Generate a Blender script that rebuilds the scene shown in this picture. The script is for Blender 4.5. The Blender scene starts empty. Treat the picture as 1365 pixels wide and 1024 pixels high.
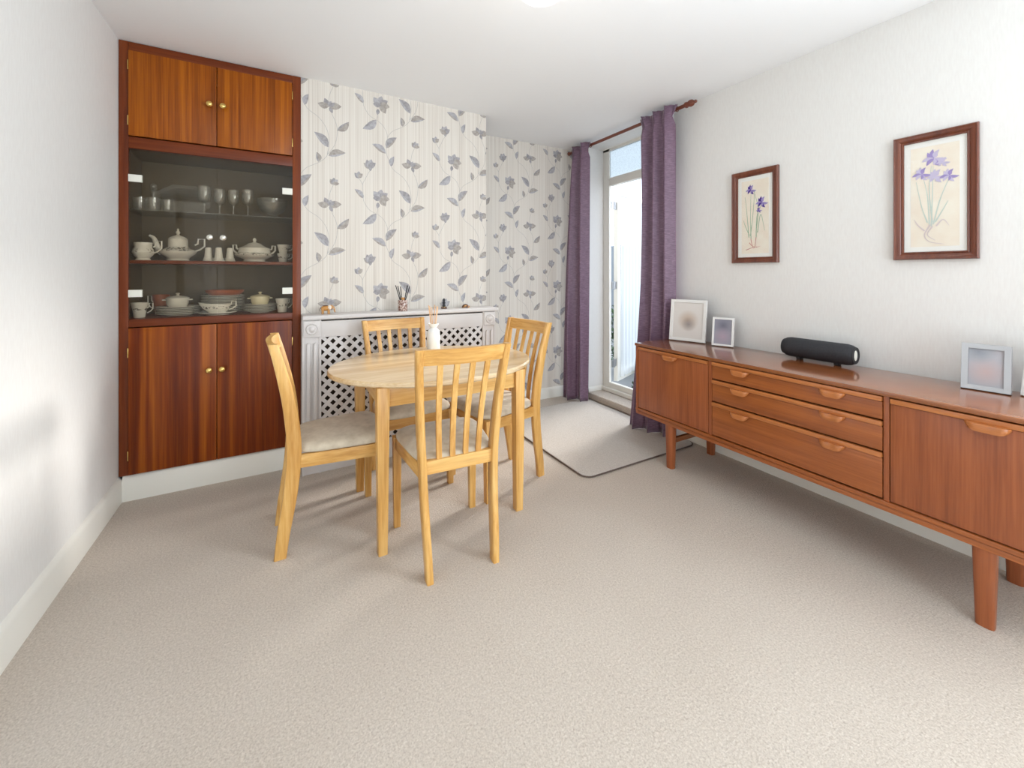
import bpy, bmesh, math, random
from mathutils import Vector, Matrix
random.seed(7)
PI = math.pi
SC = bpy.context.scene
COL = SC.collection

# ------------------------------------------------------------------ camera
cam_d = bpy.data.cameras.new('camera')
cam_d.sensor_width = 36.0
cam_d.lens = 543.2 / 1365.0 * 36.0
cam_d.shift_y = -147.35 / 1365.0
cam_d.clip_start = 0.02
cam = bpy.data.objects.new('camera', cam_d)
COL.objects.link(cam)
cam.location = (0, 0, 1.196)
cam.rotation_euler = (PI / 2, 0, -math.radians(29.348))
SC.camera = cam

# ------------------------------------------------------------------ world, sun, exposure
w = bpy.data.worlds.new('overcast_sky')
SC.world = w
w.use_nodes = True
bg = w.node_tree.nodes['Background']
bg.inputs['Color'].default_value = (0.76, 0.87, 1.0, 1)
bg.inputs['Strength'].default_value = 2.5

sun_d = bpy.data.lights.new('hazy_sun', 'SUN')
sun_d.energy = 7.5
sun_d.angle = math.radians(21)
sun_d.color = (1.0, 0.97, 0.93)
sun = bpy.data.objects.new('hazy_sun', sun_d)
COL.objects.link(sun)
sun.location = (6, 3.6, 4)
sun.rotation_euler = Vector((-0.95, -0.20, -0.38)).to_track_quat('-Z', 'Y').to_euler()

win_d = bpy.data.lights.new('rear_window_daylight', 'AREA')
win_d.shape = 'RECTANGLE'; win_d.size = 1.5; win_d.size_y = 2.2
win_d.energy = 42
win_d.color = (0.86, 0.935, 1.0)
winl = bpy.data.objects.new('rear_window_daylight', win_d)
COL.objects.link(winl)
winl.location = (0.95, -1.80, 1.18)
winl.rotation_euler = (PI / 2 + 0.5, 0, 0)

sid_d = bpy.data.lights.new('side_fill_light', 'AREA')  # added area light, out of view, brightens the left wall and ceiling
sid_d.shape = 'RECTANGLE'; sid_d.size = 1.5; sid_d.size_y = 1.5
sid_d.energy = 125
sid_d.color = (0.86, 0.935, 1.0)
sidl = bpy.data.objects.new('side_fill_light', sid_d)
COL.objects.link(sidl)
sidl.location = (2.80, -0.66, 1.55)
sidl.rotation_euler = (PI / 2 + 0.35, 0, PI / 2 - 0.5)

SC.view_settings.view_transform = 'Standard'
SC.view_settings.look = 'None'
SC.view_settings.gamma = 1.0
SC.view_settings.use_curve_mapping = False
SC.view_settings.exposure = -0.09
try:
    SC.cycles.use_denoising = True
    SC.cycles.max_bounces = 10
    SC.cycles.transparent_max_bounces = 24
    SC.cycles.sample_clamp_indirect = 6.0
    SC.cycles.caustics_reflective = False
    SC.cycles.caustics_refractive = False
except Exception:
    pass

# ------------------------------------------------------------------ materials
def lin(r, g, b):
    def f(v):
        v = v / 255.0
        return v / 12.92 if v <= 0.04045 else ((v + 0.055) / 1.055) ** 2.4
    return (f(r), f(g), f(b), 1.0)

def mat(name, col, rough=0.6, metal=0.0, spec=0.5, coat=0.0, trans=0.0):
    m = bpy.data.materials.new(name); m.use_nodes = True
    p = m.node_tree.nodes['Principled BSDF']
    p.inputs['Base Color'].default_value = col
    p.inputs['Roughness'].default_value = rough
    p.inputs['Metallic'].default_value = metal
    p.inputs['Specular IOR Level'].default_value = spec
    p.inputs['Coat Weight'].default_value = coat
    p.inputs['Coat Roughness'].default_value = 0.12
    m.diffuse_color = col
    return m

def N(m, t, **kw):
    n = m.node_tree.nodes.new(t)
    for k, v in kw.items():
        setattr(n, k, v)
    return n

def L(m, a, b):
    m.node_tree.links.new(a, b)

def coords(m, scale, coord='Object', rnd=True):
    tc = N(m, 'ShaderNodeTexCoord')
    mp = N(m, 'ShaderNodeMapping')
    mp.inputs['Scale'].default_value = scale
    L(m, tc.outputs[coord], mp.inputs['Vector'])
    return mp.outputs['Vector']

def noise(m, vec, scale=1.0, detail=3.0, rough=0.55, dist=0.0, rnd=True):
    n = N(m, 'ShaderNodeTexNoise', noise_dimensions='4D')
    n.inputs['Scale'].default_value = scale
    n.inputs['Detail'].default_value = detail
    n.inputs['Roughness'].default_value = rough
    n.inputs['Distortion'].default_value = dist
    L(m, vec, n.inputs['Vector'])
    if rnd:
        oi = N(m, 'ShaderNodeObjectInfo')
        mu = N(m, 'ShaderNodeMath', operation='MULTIPLY'); mu.inputs[1].default_value = 37.0
        L(m, oi.outputs['Random'], mu.inputs[0]); L(m, mu.outputs[0], n.inputs['W'])
    return n.outputs['Fac']

def ramp(m, fac, stops):
    r = N(m, 'ShaderNodeValToRGB')
    e = r.color_ramp.elements
    e[0].position, e[0].color = stops[0]
    e[1].position, e[1].color = stops[-1]
    for p, c in stops[1:-1]:
        k = e.new(p); k.color = c
    L(m, fac, r.inputs['Fac'])
    return r.outputs['Color']

def mixc(m, fac, a, b, mode='MIX'):
    x = N(m, 'ShaderNodeMix', data_type='RGBA', blend_type=mode)
    if isinstance(fac, (int, float)): x.inputs['Factor'].default_value = fac
    else: L(m, fac, x.inputs['Factor'])
    for k, v in ((6, a), (7, b)):
        if isinstance(v, tuple): x.inputs[k].default_value = v
        else: L(m, v, x.inputs[k])
    return x.outputs[2]

def bump(m, h, strength=0.2, dist=0.002):
    b = N(m, 'ShaderNodeBump')
    b.inputs['Strength'].default_value = strength
    b.inputs['Distance'].default_value = dist
    L(m, h, b.inputs['Height'])
    L(m, b.outputs['Normal'], m.node_tree.nodes['Principled BSDF'].inputs['Normal'])

def wood(name, dark, mid, light, axis='z', freq=(16, 80), rough=0.4, coat=0.0, stripe=0.55, stretch=0.06):
    m = mat(name, mid, rough, coat=coat)
    def sc(fr):
        return tuple(fr * stretch if a == axis else fr for a in 'xyz')
    n1 = noise(m, coords(m, sc(freq[0])), 1.0, 2.0, 0.5, 0.25)
    n2 = noise(m, coords(m, sc(freq[1])), 1.0, 3.0, 0.6, 0.1)
    c1 = ramp(m, n1, [(0.30, dark), (0.5, mid), (0.68, light)])
    c2 = ramp(m, n2, [(0.25, dark), (0.5, mid), (0.75, light)])
    c = mixc(m, 1 - stripe, c1, c2)
    L(m, c, m.node_tree.nodes['Principled BSDF'].inputs['Base Color'])
    bump(m, n2, 0.06, 0.001)
    return m

MT = {}
MT['ceil'] = mat('ceiling_paint', lin(246, 246, 246), 0.9, spec=0.2)
m = MT['wall'] = mat('embossed_white_paper', lin(232, 229, 225), 0.85, spec=0.25)
n = noise(m, coords(m, (160, 160, 26)), 1.0, 2.0, rnd=False)
L(m, ramp(m, n, [(0.3, lin(230, 227, 223)), (0.7, lin(234, 232, 228))]), m.node_tree.nodes['Principled BSDF'].inputs['Base Color'])
bump(m, n, 0.04, 0.001)
m = MT['paper'] = mat('striped_cream_wallpaper', lin(226, 220, 210), 0.8, spec=0.25)
n = noise(m, coords(m, (190, 190, 0.6)), 1.0, 2.5, 0.7, rnd=False)
L(m, ramp(m, n, [(0.30, lin(198, 188, 177)), (0.45, lin(219, 211, 201)), (0.62, lin(228, 222, 213))]), m.node_tree.nodes['Principled BSDF'].inputs['Base Color'])
bump(m, n, 0.15, 0.001)
def print_mat(name, a, b):
    m = mat(name, a, 0.55, spec=0.4)
    n = noise(m, coords(m, (60, 60, 60)), 1.0, 3.0, rnd=False)
    L(m, ramp(m, n, [(0.32, a), (0.68, b)]), m.node_tree.nodes['Principled BSDF'].inputs['Base Color'])
    return m
PRINT = [print_mat('print_grey_lilac', lin(141, 137, 139), lin(174, 170, 172)),
         print_mat('print_taupe', lin(152, 143, 137), lin(184, 176, 168)),
         print_mat('print_pale_grey', lin(158, 155, 159), lin(188, 185, 188)),
         mat('print_stem', lin(184, 180, 175), 0.6)]
m = MT['carpet'] = mat('beige_carpet', lin(204, 194, 183), 0.95, spec=0.1)
n1 = noise(m, coords(m, (1, 1, 1)), 190.0, 2.0, 0.8, rnd=False)
n2 = noise(m, coords(m, (1, 1, 1)), 120.0, 4.0, 0.75, rnd=False)
n3 = noise(m, coords(m, (1, 1, 1)), 2.2, 2.0, 0.5, rnd=False)
c = ramp(m, n1, [(0.25, lin(140, 124, 110)), (0.5, lin(205, 192, 178)), (0.75, lin(240, 231, 220))])
c = mixc(m, 0.45, c, ramp(m, n2, [(0.3, lin(160, 147, 134)), (0.7, lin(236, 225, 213))]))
c = mixc(m, 0.18, c, ramp(m, n3, [(0.35, lin(192, 178, 164)), (0.65, lin(216, 205, 193))]))
L(m, c, m.node_tree.nodes['Principled BSDF'].inputs['Base Color'])
bump(m, n2, 0.8, 0.006)
m = MT['mat'] = mat('pale_doormat_carpet', lin(203, 196, 187), 0.95, spec=0.1)
n1 = noise(m, coords(m, (1, 1, 1)), 330.0, 2.0, 0.7, rnd=False)
L(m, ramp(m, n1, [(0.25, lin(174, 164, 154)), (0.5, lin(206, 198, 189)), (0.75, lin(228, 221, 213))]), m.node_tree.nodes['Principled BSDF'].inputs['Base Color'])
bump(m, n1, 0.6, 0.003)
MT['binding'] = mat('dark_brown_binding', lin(98, 82, 74), 0.85)
MT['gloss'] = mat('white_gloss_paint', lin(238, 235, 226), 0.35, spec=0.5)
MT['cover'] = mat('pale_grey_satin_paint', lin(216, 211, 208), 0.45)
MT['dark'] = mat('lattice_shade_brown', lin(84, 72, 62), 0.9)  # dark tone for the shade inside the radiator cover
MT['sapele_v'] = wood('sapele_vertical', lin(96, 40, 5), lin(146, 74, 8), lin(184, 104, 14), 'z', (44, 190), 0.36, 0.08, 0.55, 0.018)
MT['sapele_red'] = wood('sapele_vertical_red', lin(82, 26, 6), lin(124, 52, 10), lin(176, 96, 18), 'z', (26, 140), 0.36, 0.08, 0.68, 0.02)
MT['frame_v'] = wood('mahogany_stile', lin(80, 31, 10), lin(112, 49, 17), lin(136, 67, 27), 'z', (24, 120), 0.4, 0.15, 0.5, 0.03)
MT['frame_h'] = wood('mahogany_rail', lin(80, 31, 10), lin(112, 49, 17), lin(136, 67, 27), 'x', (24, 120), 0.4, 0.15, 0.5, 0.03)
for k_ in ('sapele_v', 'sapele_red', 'frame_v', 'frame_h'):
    MT[k_].node_tree.nodes['Principled BSDF'].inputs['Specular IOR Level'].default_value = 0.25
MT['inside'] = mat('cupboard_lining', lin(106, 92, 70), 0.7)
MT['teak_v'] = wood('teak_vertical', lin(120, 60, 30), lin(150, 80, 42), lin(174, 100, 56), 'z', (22, 140), 0.34, 0.2, 0.4, 0.03)
MT['teak_h'] = wood('teak_horizontal', lin(120, 60, 24), lin(152, 82, 36), lin(178, 103, 50), 'y', (22, 140), 0.34, 0.2, 0.4, 0.03)
MT['teak_top'] = wood('teak_polished_top', lin(112, 60, 30), lin(142, 82, 44), lin(160, 98, 56), 'y', (18, 120), 0.16, 0.5, 0.45, 0.03)
MT['teak_edge'] = wood('teak_edge', lin(150, 86, 42), lin(180, 108, 56), lin(200, 126, 70), 'y', (30, 140), 0.3, 0.3, 0.4, 0.03)
lw = (lin(172, 114, 46), lin(214, 162, 88), lin(238, 198, 128))
MT['beech_z'] = wood('pale_wood_upright', *lw, 'z', (22, 110), 0.36, 0.15, 0.5, 0.05)
MT['beech_x'] = wood('pale_wood_crosswise', *lw, 'x', (22, 110), 0.36, 0.15, 0.5, 0.05)
MT['beech_y'] = wood('pale_wood_lengthwise', *lw, 'y', (22, 110), 0.36, 0.15, 0.5, 0.05)
# table top: glued staves
m = MT['tabletop'] = wood('pale_wood_staves', lin(198, 158, 106), lin(230, 202, 160), lin(244, 226, 196), 'x', (20, 110), 0.28, 0.5, 0.5, 0.05)
p = m.node_tree.nodes['Principled BSDF']
src = p.inputs['Base Color'].links[0].from_socket
tc = N(m, 'ShaderNodeTexCoord'); sp = N(m, 'ShaderNodeSeparateXYZ'); L(m, tc.outputs['Object'], sp.inputs[0])
mu = N(m, 'ShaderNodeMath', operation='MULTIPLY'); mu.inputs[1].default_value = 17.0; L(m, sp.outputs['Y'], mu.inputs[0])
fl = N(m, 'ShaderNodeMath', operation='FLOOR'); L(m, mu.outputs[0], fl.inputs[0])
wn = N(m, 'ShaderNodeTexWhiteNoise', noise_dimensions='1D'); L(m, fl.outputs[0], wn.inputs['W'])
tone = ramp(m, wn.outputs['Value'], [(0.0, (0.82, 0.76, 0.66, 1)), (1.0, (1, 1, 1, 1))])
L(m, mixc(m, 1.0, src, tone, 'MULTIPLY'), p.inputs['Base Color'])
m = MT['suede'] = mat('beige_suede', lin(200, 186, 164), 0.9, spec=0.15)
p = m.node_tree.nodes['Principled BSDF']; p.inputs['Sheen Weight'].default_value = 0.3
n = noise(m, coords(m, (1, 1, 1)), 26.0, 3.0)
L(m, ramp(m, n, [(0.3, lin(188, 173, 151)), (0.7, lin(212, 199, 178))]), p.inputs['Base Color'])
m = MT['curtain'] = mat('plum_slub_fabric', lin(112, 86, 106), 0.48, spec=0.6)
p = m.node_tree.nodes['Principled BSDF']; p.inputs['Sheen Weight'].default_value = 0.5; p.inputs['Sheen Roughness'].default_value = 0.4
n = noise(m, coords(m, (30, 30, 260)), 1.0, 3.0, 0.7, rnd=False)
L(m, ramp(m, n, [(0.3, lin(90, 64, 83)), (0.5, lin(116, 88, 109)), (0.72, lin(146, 118, 139))]), p.inputs['Base Color'])
bump(m, n, 0.3, 0.002)
MT['pole'] = mat('dark_mahogany_pole', lin(112, 54, 34), 0.35, coat=0.3)
MT['brass'] = mat('polished_brass', lin(230, 196, 118), 0.18, 1.0)
MT['chrome'] = mat('bright_nickel', lin(240, 238, 228), 0.12, 0.9)
MT['whiteplastic'] = mat('white_plastic', lin(236, 234, 222), 0.4)
MT['china'] = mat('white_china', lin(226, 220, 206), 0.18, coat=0.3)
m = MT['china_print'] = mat('white_china_floral_band', lin(226, 220, 206), 0.18, coat=0.3)
p = m.node_tree.nodes['Principled BSDF']
n = noise(m, coords(m, (1, 1, 1)), 75.0, 2.0, 0.6)
tc = N(m, 'ShaderNodeTexCoord'); sp = N(m, 'ShaderNodeSeparateXYZ'); L(m, tc.outputs['Generated'], sp.inputs[0])
band = ramp(m, sp.outputs['Z'], [(0.42, (0, 0, 0, 1)), (0.47, (1, 1, 1, 1)), (0.62, (1, 1, 1, 1)), (0.67, (0, 0, 0, 1))])
thr = ramp(m, n, [(0.52, (0, 0, 0, 1)), (0.57, (1, 1, 1, 1))])
L(m, mixc(m, mixc(m, 1.0, band, thr, 'MULTIPLY'), lin(226, 220, 206), lin(112, 104, 98)), p.inputs['Base Color'])
MT['terracotta'] = mat('terracotta_glaze', lin(168, 92, 58), 0.35)
MT['cream_stone'] = mat('cream_stoneware', lin(226, 214, 178), 0.25, coat=0.2)
def glassmat(name, tint, gloss=0.08, fres=1.45, rough=0.02):
    m = bpy.data.materials.new(name); m.use_nodes = True
    nt = m.node_tree; nt.nodes.clear()
    out = N(m, 'ShaderNodeOutputMaterial')
    tr = N(m, 'ShaderNodeBsdfTransparent'); tr.inputs['Color'].default_value = tint
    gl = N(m, 'ShaderNodeBsdfGlossy'); gl.inputs['Roughness'].default_value = rough
    # two-sided Schlick reflectance, the same from either face of the pane
    f0 = ((fres - 1) / (fres + 1)) ** 2
    ge = N(m, 'ShaderNodeNewGeometry'); dp = N(m, 'ShaderNodeVectorMath', operation='DOT_PRODUCT')
    L(m, ge.outputs['Normal'], dp.inputs[0]); L(m, ge.outputs['Incoming'], dp.inputs[1])
    ab = N(m, 'ShaderNodeMath', operation='ABSOLUTE'); L(m, dp.outputs['Value'], ab.inputs[0])
    om = N(m, 'ShaderNodeMath', operation='SUBTRACT'); om.inputs[0].default_value = 1.0; L(m, ab.outputs[0], om.inputs[1])
    pw = N(m, 'ShaderNodeMath', operation='POWER'); pw.inputs[1].default_value = 5.0; L(m, om.outputs[0], pw.inputs[0])
    fr = N(m, 'ShaderNodeMath', operation='MULTIPLY'); fr.inputs[1].default_value = 1.0 - f0; L(m, pw.outputs[0], fr.inputs[0])
    ad = N(m, 'ShaderNodeMath', operation='ADD', use_clamp=True); ad.inputs[1].default_value = gloss + f0
    mx = N(m, 'ShaderNodeMixShader')
    L(m, fr.outputs[0], ad.inputs[0]); L(m, ad.outputs[0], mx.inputs[0])
    L(m, tr.outputs[0], mx.inputs[1]); L(m, gl.outputs[0], mx.inputs[2]); L(m, mx.outputs[0], out.inputs[0])
    return m
MT['glass_smoke'] = glassmat('smoked_cabinet_glass', (0.90, 0.88, 0.84, 1), 0.0, 1.36)
MT['glass'] = glassmat('clear_window_glass', (0.95, 0.97, 0.98, 1), 0.0, 1.4)
m = MT['crystal'] = glassmat('cut_crystal', (0.95, 0.95, 0.93, 1), 0.05, 1.5, 0.04)
df = N(m, 'ShaderNodeBsdfDiffuse'); df.inputs['Color'].default_value = (0.9, 0.9, 0.86, 1)
out_ = [n_ for n_ in m.node_tree.nodes if n_.type == 'OUTPUT_MATERIAL'][0]
prev_ = out_.inputs[0].links[0].from_socket
mx2 = N(m, 'ShaderNodeMixShader'); mx2.inputs[0].default_value = 0.05
L(m, prev_, mx2.inputs[1]); L(m, df.outputs[0], mx2.inputs[2]); L(m, mx2.outputs[0], out_.inputs[0])
MT['picture_glass'] = glassmat('picture_glass', (0.99, 0.99, 0.99, 1), 0.0, 1.06)
m = MT['frost'] = bpy.data.materials.new('frosted_pane'); m.use_nodes = True
nt = m.node_tree; nt.nodes.clear()
o_ = N(m, 'ShaderNodeOutputMaterial'); t_ = N(m, 'ShaderNodeBsdfTranslucent'); t_.inputs['Color'].default_value = (0.47, 0.51, 0.54, 1)
tp = N(m, 'ShaderNodeBsdfTransparent'); tp.inputs['Color'].default_value = (0.45, 0.48, 0.50, 1)
mx = N(m, 'ShaderNodeMixShader')
vo = N(m, 'ShaderNodeTexNoise'); vo.inputs['Scale'].default_value = 120.0
tcn = N(m, 'ShaderNodeTexCoord'); L(m, tcn.outputs['Object'], vo.inputs['Vector'])
rr = ramp(m, vo.outputs['Fac'], [(0.3, (0.55, 0.55, 0.55, 1)), (0.7, (0.85, 0.85, 0.85, 1))])
L(m, rr, mx.inputs[0]); L(m, tp.outputs[0], mx.inputs[1]); L(m, t_.outputs[0], mx.inputs[2]); L(m, mx.outputs[0], o_.inputs[0])
m = MT['net'] = bpy.data.materials.new('white_net'); m.use_nodes = True
nt = m.node_tree; nt.nodes.clear()
o_ = N(m, 'ShaderNodeOutputMaterial'); d_ = N(m, 'ShaderNodeBsdfDiffuse'); d_.inputs['Color'].default_value = (0.84, 0.86, 0.88, 1)
t_ = N(m, 'ShaderNodeBsdfTranslucent'); t_.inputs['Color'].default_value = (0.84, 0.86, 0.88, 1)
tp = N(m, 'ShaderNodeBsdfTransparent')
m1 = N(m, 'ShaderNodeMixShader'); m1.inputs[0].default_value = 0.5
m2 = N(m, 'ShaderNodeMixShader'); m2.inputs[0].default_value = 0.25
L(m, d_.outputs[0], m1.inputs[1]); L(m, t_.outputs[0], m1.inputs[2]); L(m, m1.outputs[0], m2.inputs[1]); L(m, tp.outputs[0], m2.inputs[2]); L(m, m2.outputs[0], o_.inputs[0])
m = MT['shade'] = bpy.data.materials.new('opal_glass_shade'); m.use_nodes = True
nt = m.node_tree; nt.nodes.clear()
o_ = N(m, 'ShaderNodeOutputMaterial'); d_ = N(m, 'ShaderNodeBsdfDiffuse'); d_.inputs['Color'].default_value = (0.9, 0.9, 0.88, 1)
t_ = N(m, 'ShaderNodeBsdfTranslucent'); t_.inputs['Color'].default_value = (0.9, 0.9, 0.88, 1)
m1 = N(m, 'ShaderNodeMixShader'); m1.inputs[0].default_value = 0.5
L(m, d_.outputs[0], m1.inputs[1]); L(m, t_.outputs[0], m1.inputs[2]); L(m, m1.outputs[0], o_.inputs[0])
m = MT['bulb'] = mat('lit_bulb', (1, 1, 1, 1), 0.3)
m.node_tree.nodes['Principled BSDF'].inputs['Emission Color'].default_value = (1.0, 0.95, 0.86, 1)
m.node_tree.nodes['Principled BSDF'].inputs['Emission Strength'].default_value = 3.0
MT['picframe'] = wood('dark_picture_frame', lin(78, 34, 20), lin(104, 50, 30), lin(128, 68, 42), 'z', (30, 140), 0.3, 0.4, 0.5, 0.04)
MT['mount'] = mat('white_picture_mount', lin(244, 242, 236), 0.8)
m = MT['art'] = mat('cream_art_paper', lin(236, 222, 196), 0.85)
n = noise(m, coords(m, (1, 1, 1)), 14.0, 4.0)
L(m, ramp(m, n, [(0.3, lin(242, 228, 210)), (0.7, lin(247, 240, 224))]), m.node_tree.nodes['Principled BSDF'].inputs['Base Color'])
MT['iris_dark'] = mat('iris_violet', lin(78, 52, 140), 0.8)
MT['iris_mid'] = mat('iris_mauve', lin(164, 148, 200), 0.8)
MT['iris_pale'] = mat('iris_pale_lilac', lin(204, 194, 218), 0.8)
MT['iris_leaf'] = mat('iris_leaf_green', lin(158, 184, 156), 0.8)
MT['iris_leaf_pale'] = mat('iris_leaf_pale', lin(206, 216, 206), 0.8)
MT['iris_root'] = mat('iris_root_pink', lin(196, 130, 124), 0.8)
MT['iris_root_pale'] = mat('iris_root_pale', lin(220, 206, 204), 0.8)
MT['silver'] = mat('brushed_silver', lin(186, 187, 190), 0.35, 0.8)
MT['pearl'] = mat('pearl_white_frame', lin(232, 230, 226), 0.3, 0.0, coat=0.3)
MT['easel'] = mat('black_frame_back', lin(46, 44, 46), 0.7)
m = MT['speaker'] = mat('charcoal_speaker_cloth', lin(40, 40, 44), 0.75)
n = noise(m, coords(m, (1, 1, 1)), 420.0, 1.0)
L(m, ramp(m, n, [(0.35, lin(30, 30, 34)), (0.65, lin(54, 54, 58))]), m.node_tree.nodes['Principled BSDF'].inputs['Base Color'])
bump(m, n, 0.4, 0.001)
MT['rubber'] = mat('black_rubber', lin(28, 28, 30), 0.6)
MT['bottle'] = mat('frosted_white_glass', lin(238, 238, 234), 0.35)
MT['reed_pale'] = mat('pale_reed', lin(222, 184, 146), 0.8)
MT['reed_black'] = mat('black_reed', lin(44, 42, 44), 0.8)
m = MT['amber'] = mat('patterned_amber_jar', lin(150, 108, 92), 0.2, coat=0.5)
n = noise(m, coords(m, (1, 1, 1)), 130.0, 2.0)
L(m, ramp(m, n, [(0.42, lin(120, 76, 62)), (0.58, lin(206, 188, 178))]), m.node_tree.nodes['Principled BSDF'].inputs['Base Color'])
MT['carved'] = mat('carved_golden_wood', lin(196, 140, 74), 0.4, coat=0.2)
MT['carved_dark'] = mat('carved_dark_wood', lin(96, 64, 44), 0.5)
MT['ivory'] = mat('ivory_trim', lin(238, 222, 204), 0.5)
MT['ebony'] = mat('black_carving', lin(32, 34, 40), 0.4)
MT['paving'] = mat('grey_paving', lin(150, 150, 150), 0.9)
MT['fence'] = wood('weathered_fence', lin(112, 116, 120), lin(134, 138, 142), lin(152, 155, 158), 'z', (12, 80), 0.85, 0, 0.5, 0.05)
MT['leafgreen'] = mat('shrub_leaves', lin(70, 92, 60), 0.7)

# ------------------------------------------------------------------ mesh helpers
class MB:
    def __init__(s):
        s.bm = bmesh.new(); s.mi = 0
    def _f(s, vs):
        try:
            f = s.bm.faces.new(vs); f.material_index = s.mi; return f
        except ValueError:
            return None
    def hull8(s, c, bev=0.0, seg=2):
        """c: 8 corners, bottom loop ccw then top loop ccw"""
        v = [s.bm.verts.new(p) for p in c]
        fs = [s._f([v[3], v[2], v[1], v[0]]), s._f(v[4:8])]
        for i in range(4):
            j = (i + 1) % 4
            fs.append(s._f([v[i], v[j], v[4 + j], v[4 + i]]))
        if bev > 0:
            es = set()
            for f in fs: es.update(f.edges)
            bmesh.ops.bevel(s.bm, geom=list(es), offset=bev, segments=seg, profile=0.6, affect='EDGES', clamp_overlap=True, material=-1)
        return s
    def box(s, x0, x1, y0, y1, z0, z1, bev=0.0, seg=2):
        return s.hull8([(x0, y0, z0), (x1, y0, z0), (x1, y1, z0), (x0, y1, z0), (x0, y0, z1), (x1, y0, z1), (x1, y1, z1), (x0, y1, z1)], bev, seg)
    def rings(s, rings, cap=True, closed=True):
        R = [[s.bm.verts.new(p) for p in r] for r in rings]
        n = len(R[0])
        for a, b in zip(R, R[1:]):
            for i in range(n if closed else n - 1):
                j = (i + 1) % n
                s._f([a[i], a[j], b[j], b[i]])
        if cap and closed:
            s._f(list(reversed(R[0]))); s._f(R[-1])
        return s
    def lathe(s, prof, c=(0, 0, 0), n=24, sx=1.0, sy=1.0, axis='z', cap=True):
        rings = []
        for r, h in prof:
            r = max(r, 0.0002)
            ring = []
            for i in range(n):
                a = 2 * PI * i / n
                x, y = r * math.cos(a) * sx, r * math.sin(a) * sy
                if axis == 'z': p = (c[0] + x, c[1] + y, c[2] + h)
                elif axis == 'y': p = (c[0] + x, c[1] + h, c[2] - y)
                else: p = (c[0] + h, c[1] + x, c[2] + y)
                ring.append(p)
            rings.append(ring)
        return s.rings(rings, cap)
    def tube(s, pts, rad, n=8, cap=True, sx=1.0, sy=1.0):
        pts = [Vector(p) for p in pts]
        if not isinstance(rad, (list, tuple)): rad = [rad] * len(pts)
        rings = []; up = None
        for i, p in enumerate(pts):
            t = (pts[min(i + 1, len(pts) - 1)] - pts[max(i - 1, 0)]).normalized()
            if up is None:
                up = Vector((0, 0, 1)) if abs(t.z) < 0.9 else Vector((1, 0, 0))
            a = t.cross(up).normalized(); b = a.cross(t).normalized(); up = b
            rings.append([tuple(p + a * (rad[i] * sx * math.cos(2 * PI * k / n)) + b * (rad[i] * sy * math.sin(2 * PI * k / n))) for k in range(n)])
        return s.rings(rings, cap)
    def prism(s, poly, a, b, plane='xz', bev=0.0):
        def P(q, h):
            return {'xz': (q[0], h, q[1]), 'xy': (q[0], q[1], h), 'yz': (h, q[0], q[1])}[plane]
        v0 = [s.bm.verts.new(P(q, a)) for q in poly]; v1 = [s.bm.verts.new(P(q, b)) for q in poly]
        n = len(poly); fs = [s._f(list(reversed(v0))), s._f(v1)]
        for i in range(n):
            j = (i + 1) % n
            fs.append(s._f([v0[i], v0[j], v1[j], v1[i]]))
        if bev > 0:
            es = set()
            for f in fs[:2]: es.update(f.edges)
            bmesh.ops.bevel(s.bm, geom=list(es), offset=bev, segments=2, profile=0.6, affect='EDGES', clamp_overlap=True, material=-1)
        return s
    def ball(s, c, r, n=12, m=8):
        if not isinstance(r, (list, tuple)): r = (r, r, r)
        rings = []
        for j in range(m + 1):
            th = PI * j / m
            q = max(math.sin(th), 0.01)
            rings.append([(c[0] + r[0] * q * math.cos(2 * PI * i / n), c[1] + r[1] * q * math.sin(2 * PI * i / n), c[2] - r[2] * math.cos(th)) for i in range(n)])
        return s.rings(rings)
    def build(s, name, mt, parent=None, smooth=40, loc=None):
        bmesh.ops.recalc_face_normals(s.bm, faces=s.bm.faces)
        me = bpy.data.meshes.new(name)
        s.bm.to_mesh(me); s.bm.free()
        for x in (mt if isinstance(mt, (list, tuple)) else [mt]):
            me.materials.append(MT[x] if isinstance(x, str) else x)
        if smooth:
            me.shade_smooth(); me.set_sharp_from_angle(angle=math.radians(smooth))
        o = bpy.data.objects.new(name, me); COL.objects.link(o)
        if parent: o.parent = parent
        if loc: o.location = loc
        return o

def tag(o, label=None, cat=None, group=None, kind=None):
    if label: o['label'] = label
    if cat: o['category'] = cat
    if group: o['group'] = group
    if kind: o['kind'] = kind
    return o

def thing(name, label, cat, loc=(0, 0, 0), rz=0.0, group=None, kind=None):
    o = bpy.data.objects.new(name, None); COL.objects.link(o)
    o.empty_display_size = 0.1
    o.location = loc; o.rotation_euler = (0, 0, rz)
    return tag(o, label, cat, group, kind)

def copy_tree(o, parent=None):
    c = o.copy(); COL.objects.link(c); c.parent = parent
    for ch in list(o.children): copy_tree(ch, c)
    return c

def inst(o, name, parent, loc=None):
    c = bpy.data.objects.new(name, o.data); COL.objects.link(c); c.parent = parent
    if loc: c.location = loc
    return c

def bez(pts, n=24):
    """Catmull-Rom through 2d/3d points"""
    P = [Vector(p) for p in pts]; P = [P[0] * 2 - P[1]] + P + [P[-1] * 2 - P[-2]]
    out = []
    segs = len(P) - 3
    for i in range(n + 1):
        t = i / n * segs; k = min(int(t), segs - 1); u = t - k
        a, b, c, d = P[k:k + 4]
        out.append(0.5 * ((2 * b) + (c - a) * u + (2 * a - 5 * b + 4 * c - d) * u * u + (3 * b - a - 3 * c + d) * u ** 3))
    return out

# ------------------------------------------------------------------ room shell
XL, XR, YC, YR, YB, H = -0.748, 2.548, 2.855, 3.248, -1.6, 2.42
XC, XB = 0.098, 1.3745
DY0, DY1, DX = 2.06, 3.05, 2.742          # garden door reveal
W2 = (1.24, 1.58, 0.20, 1.86)             # narrow left side window

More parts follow.
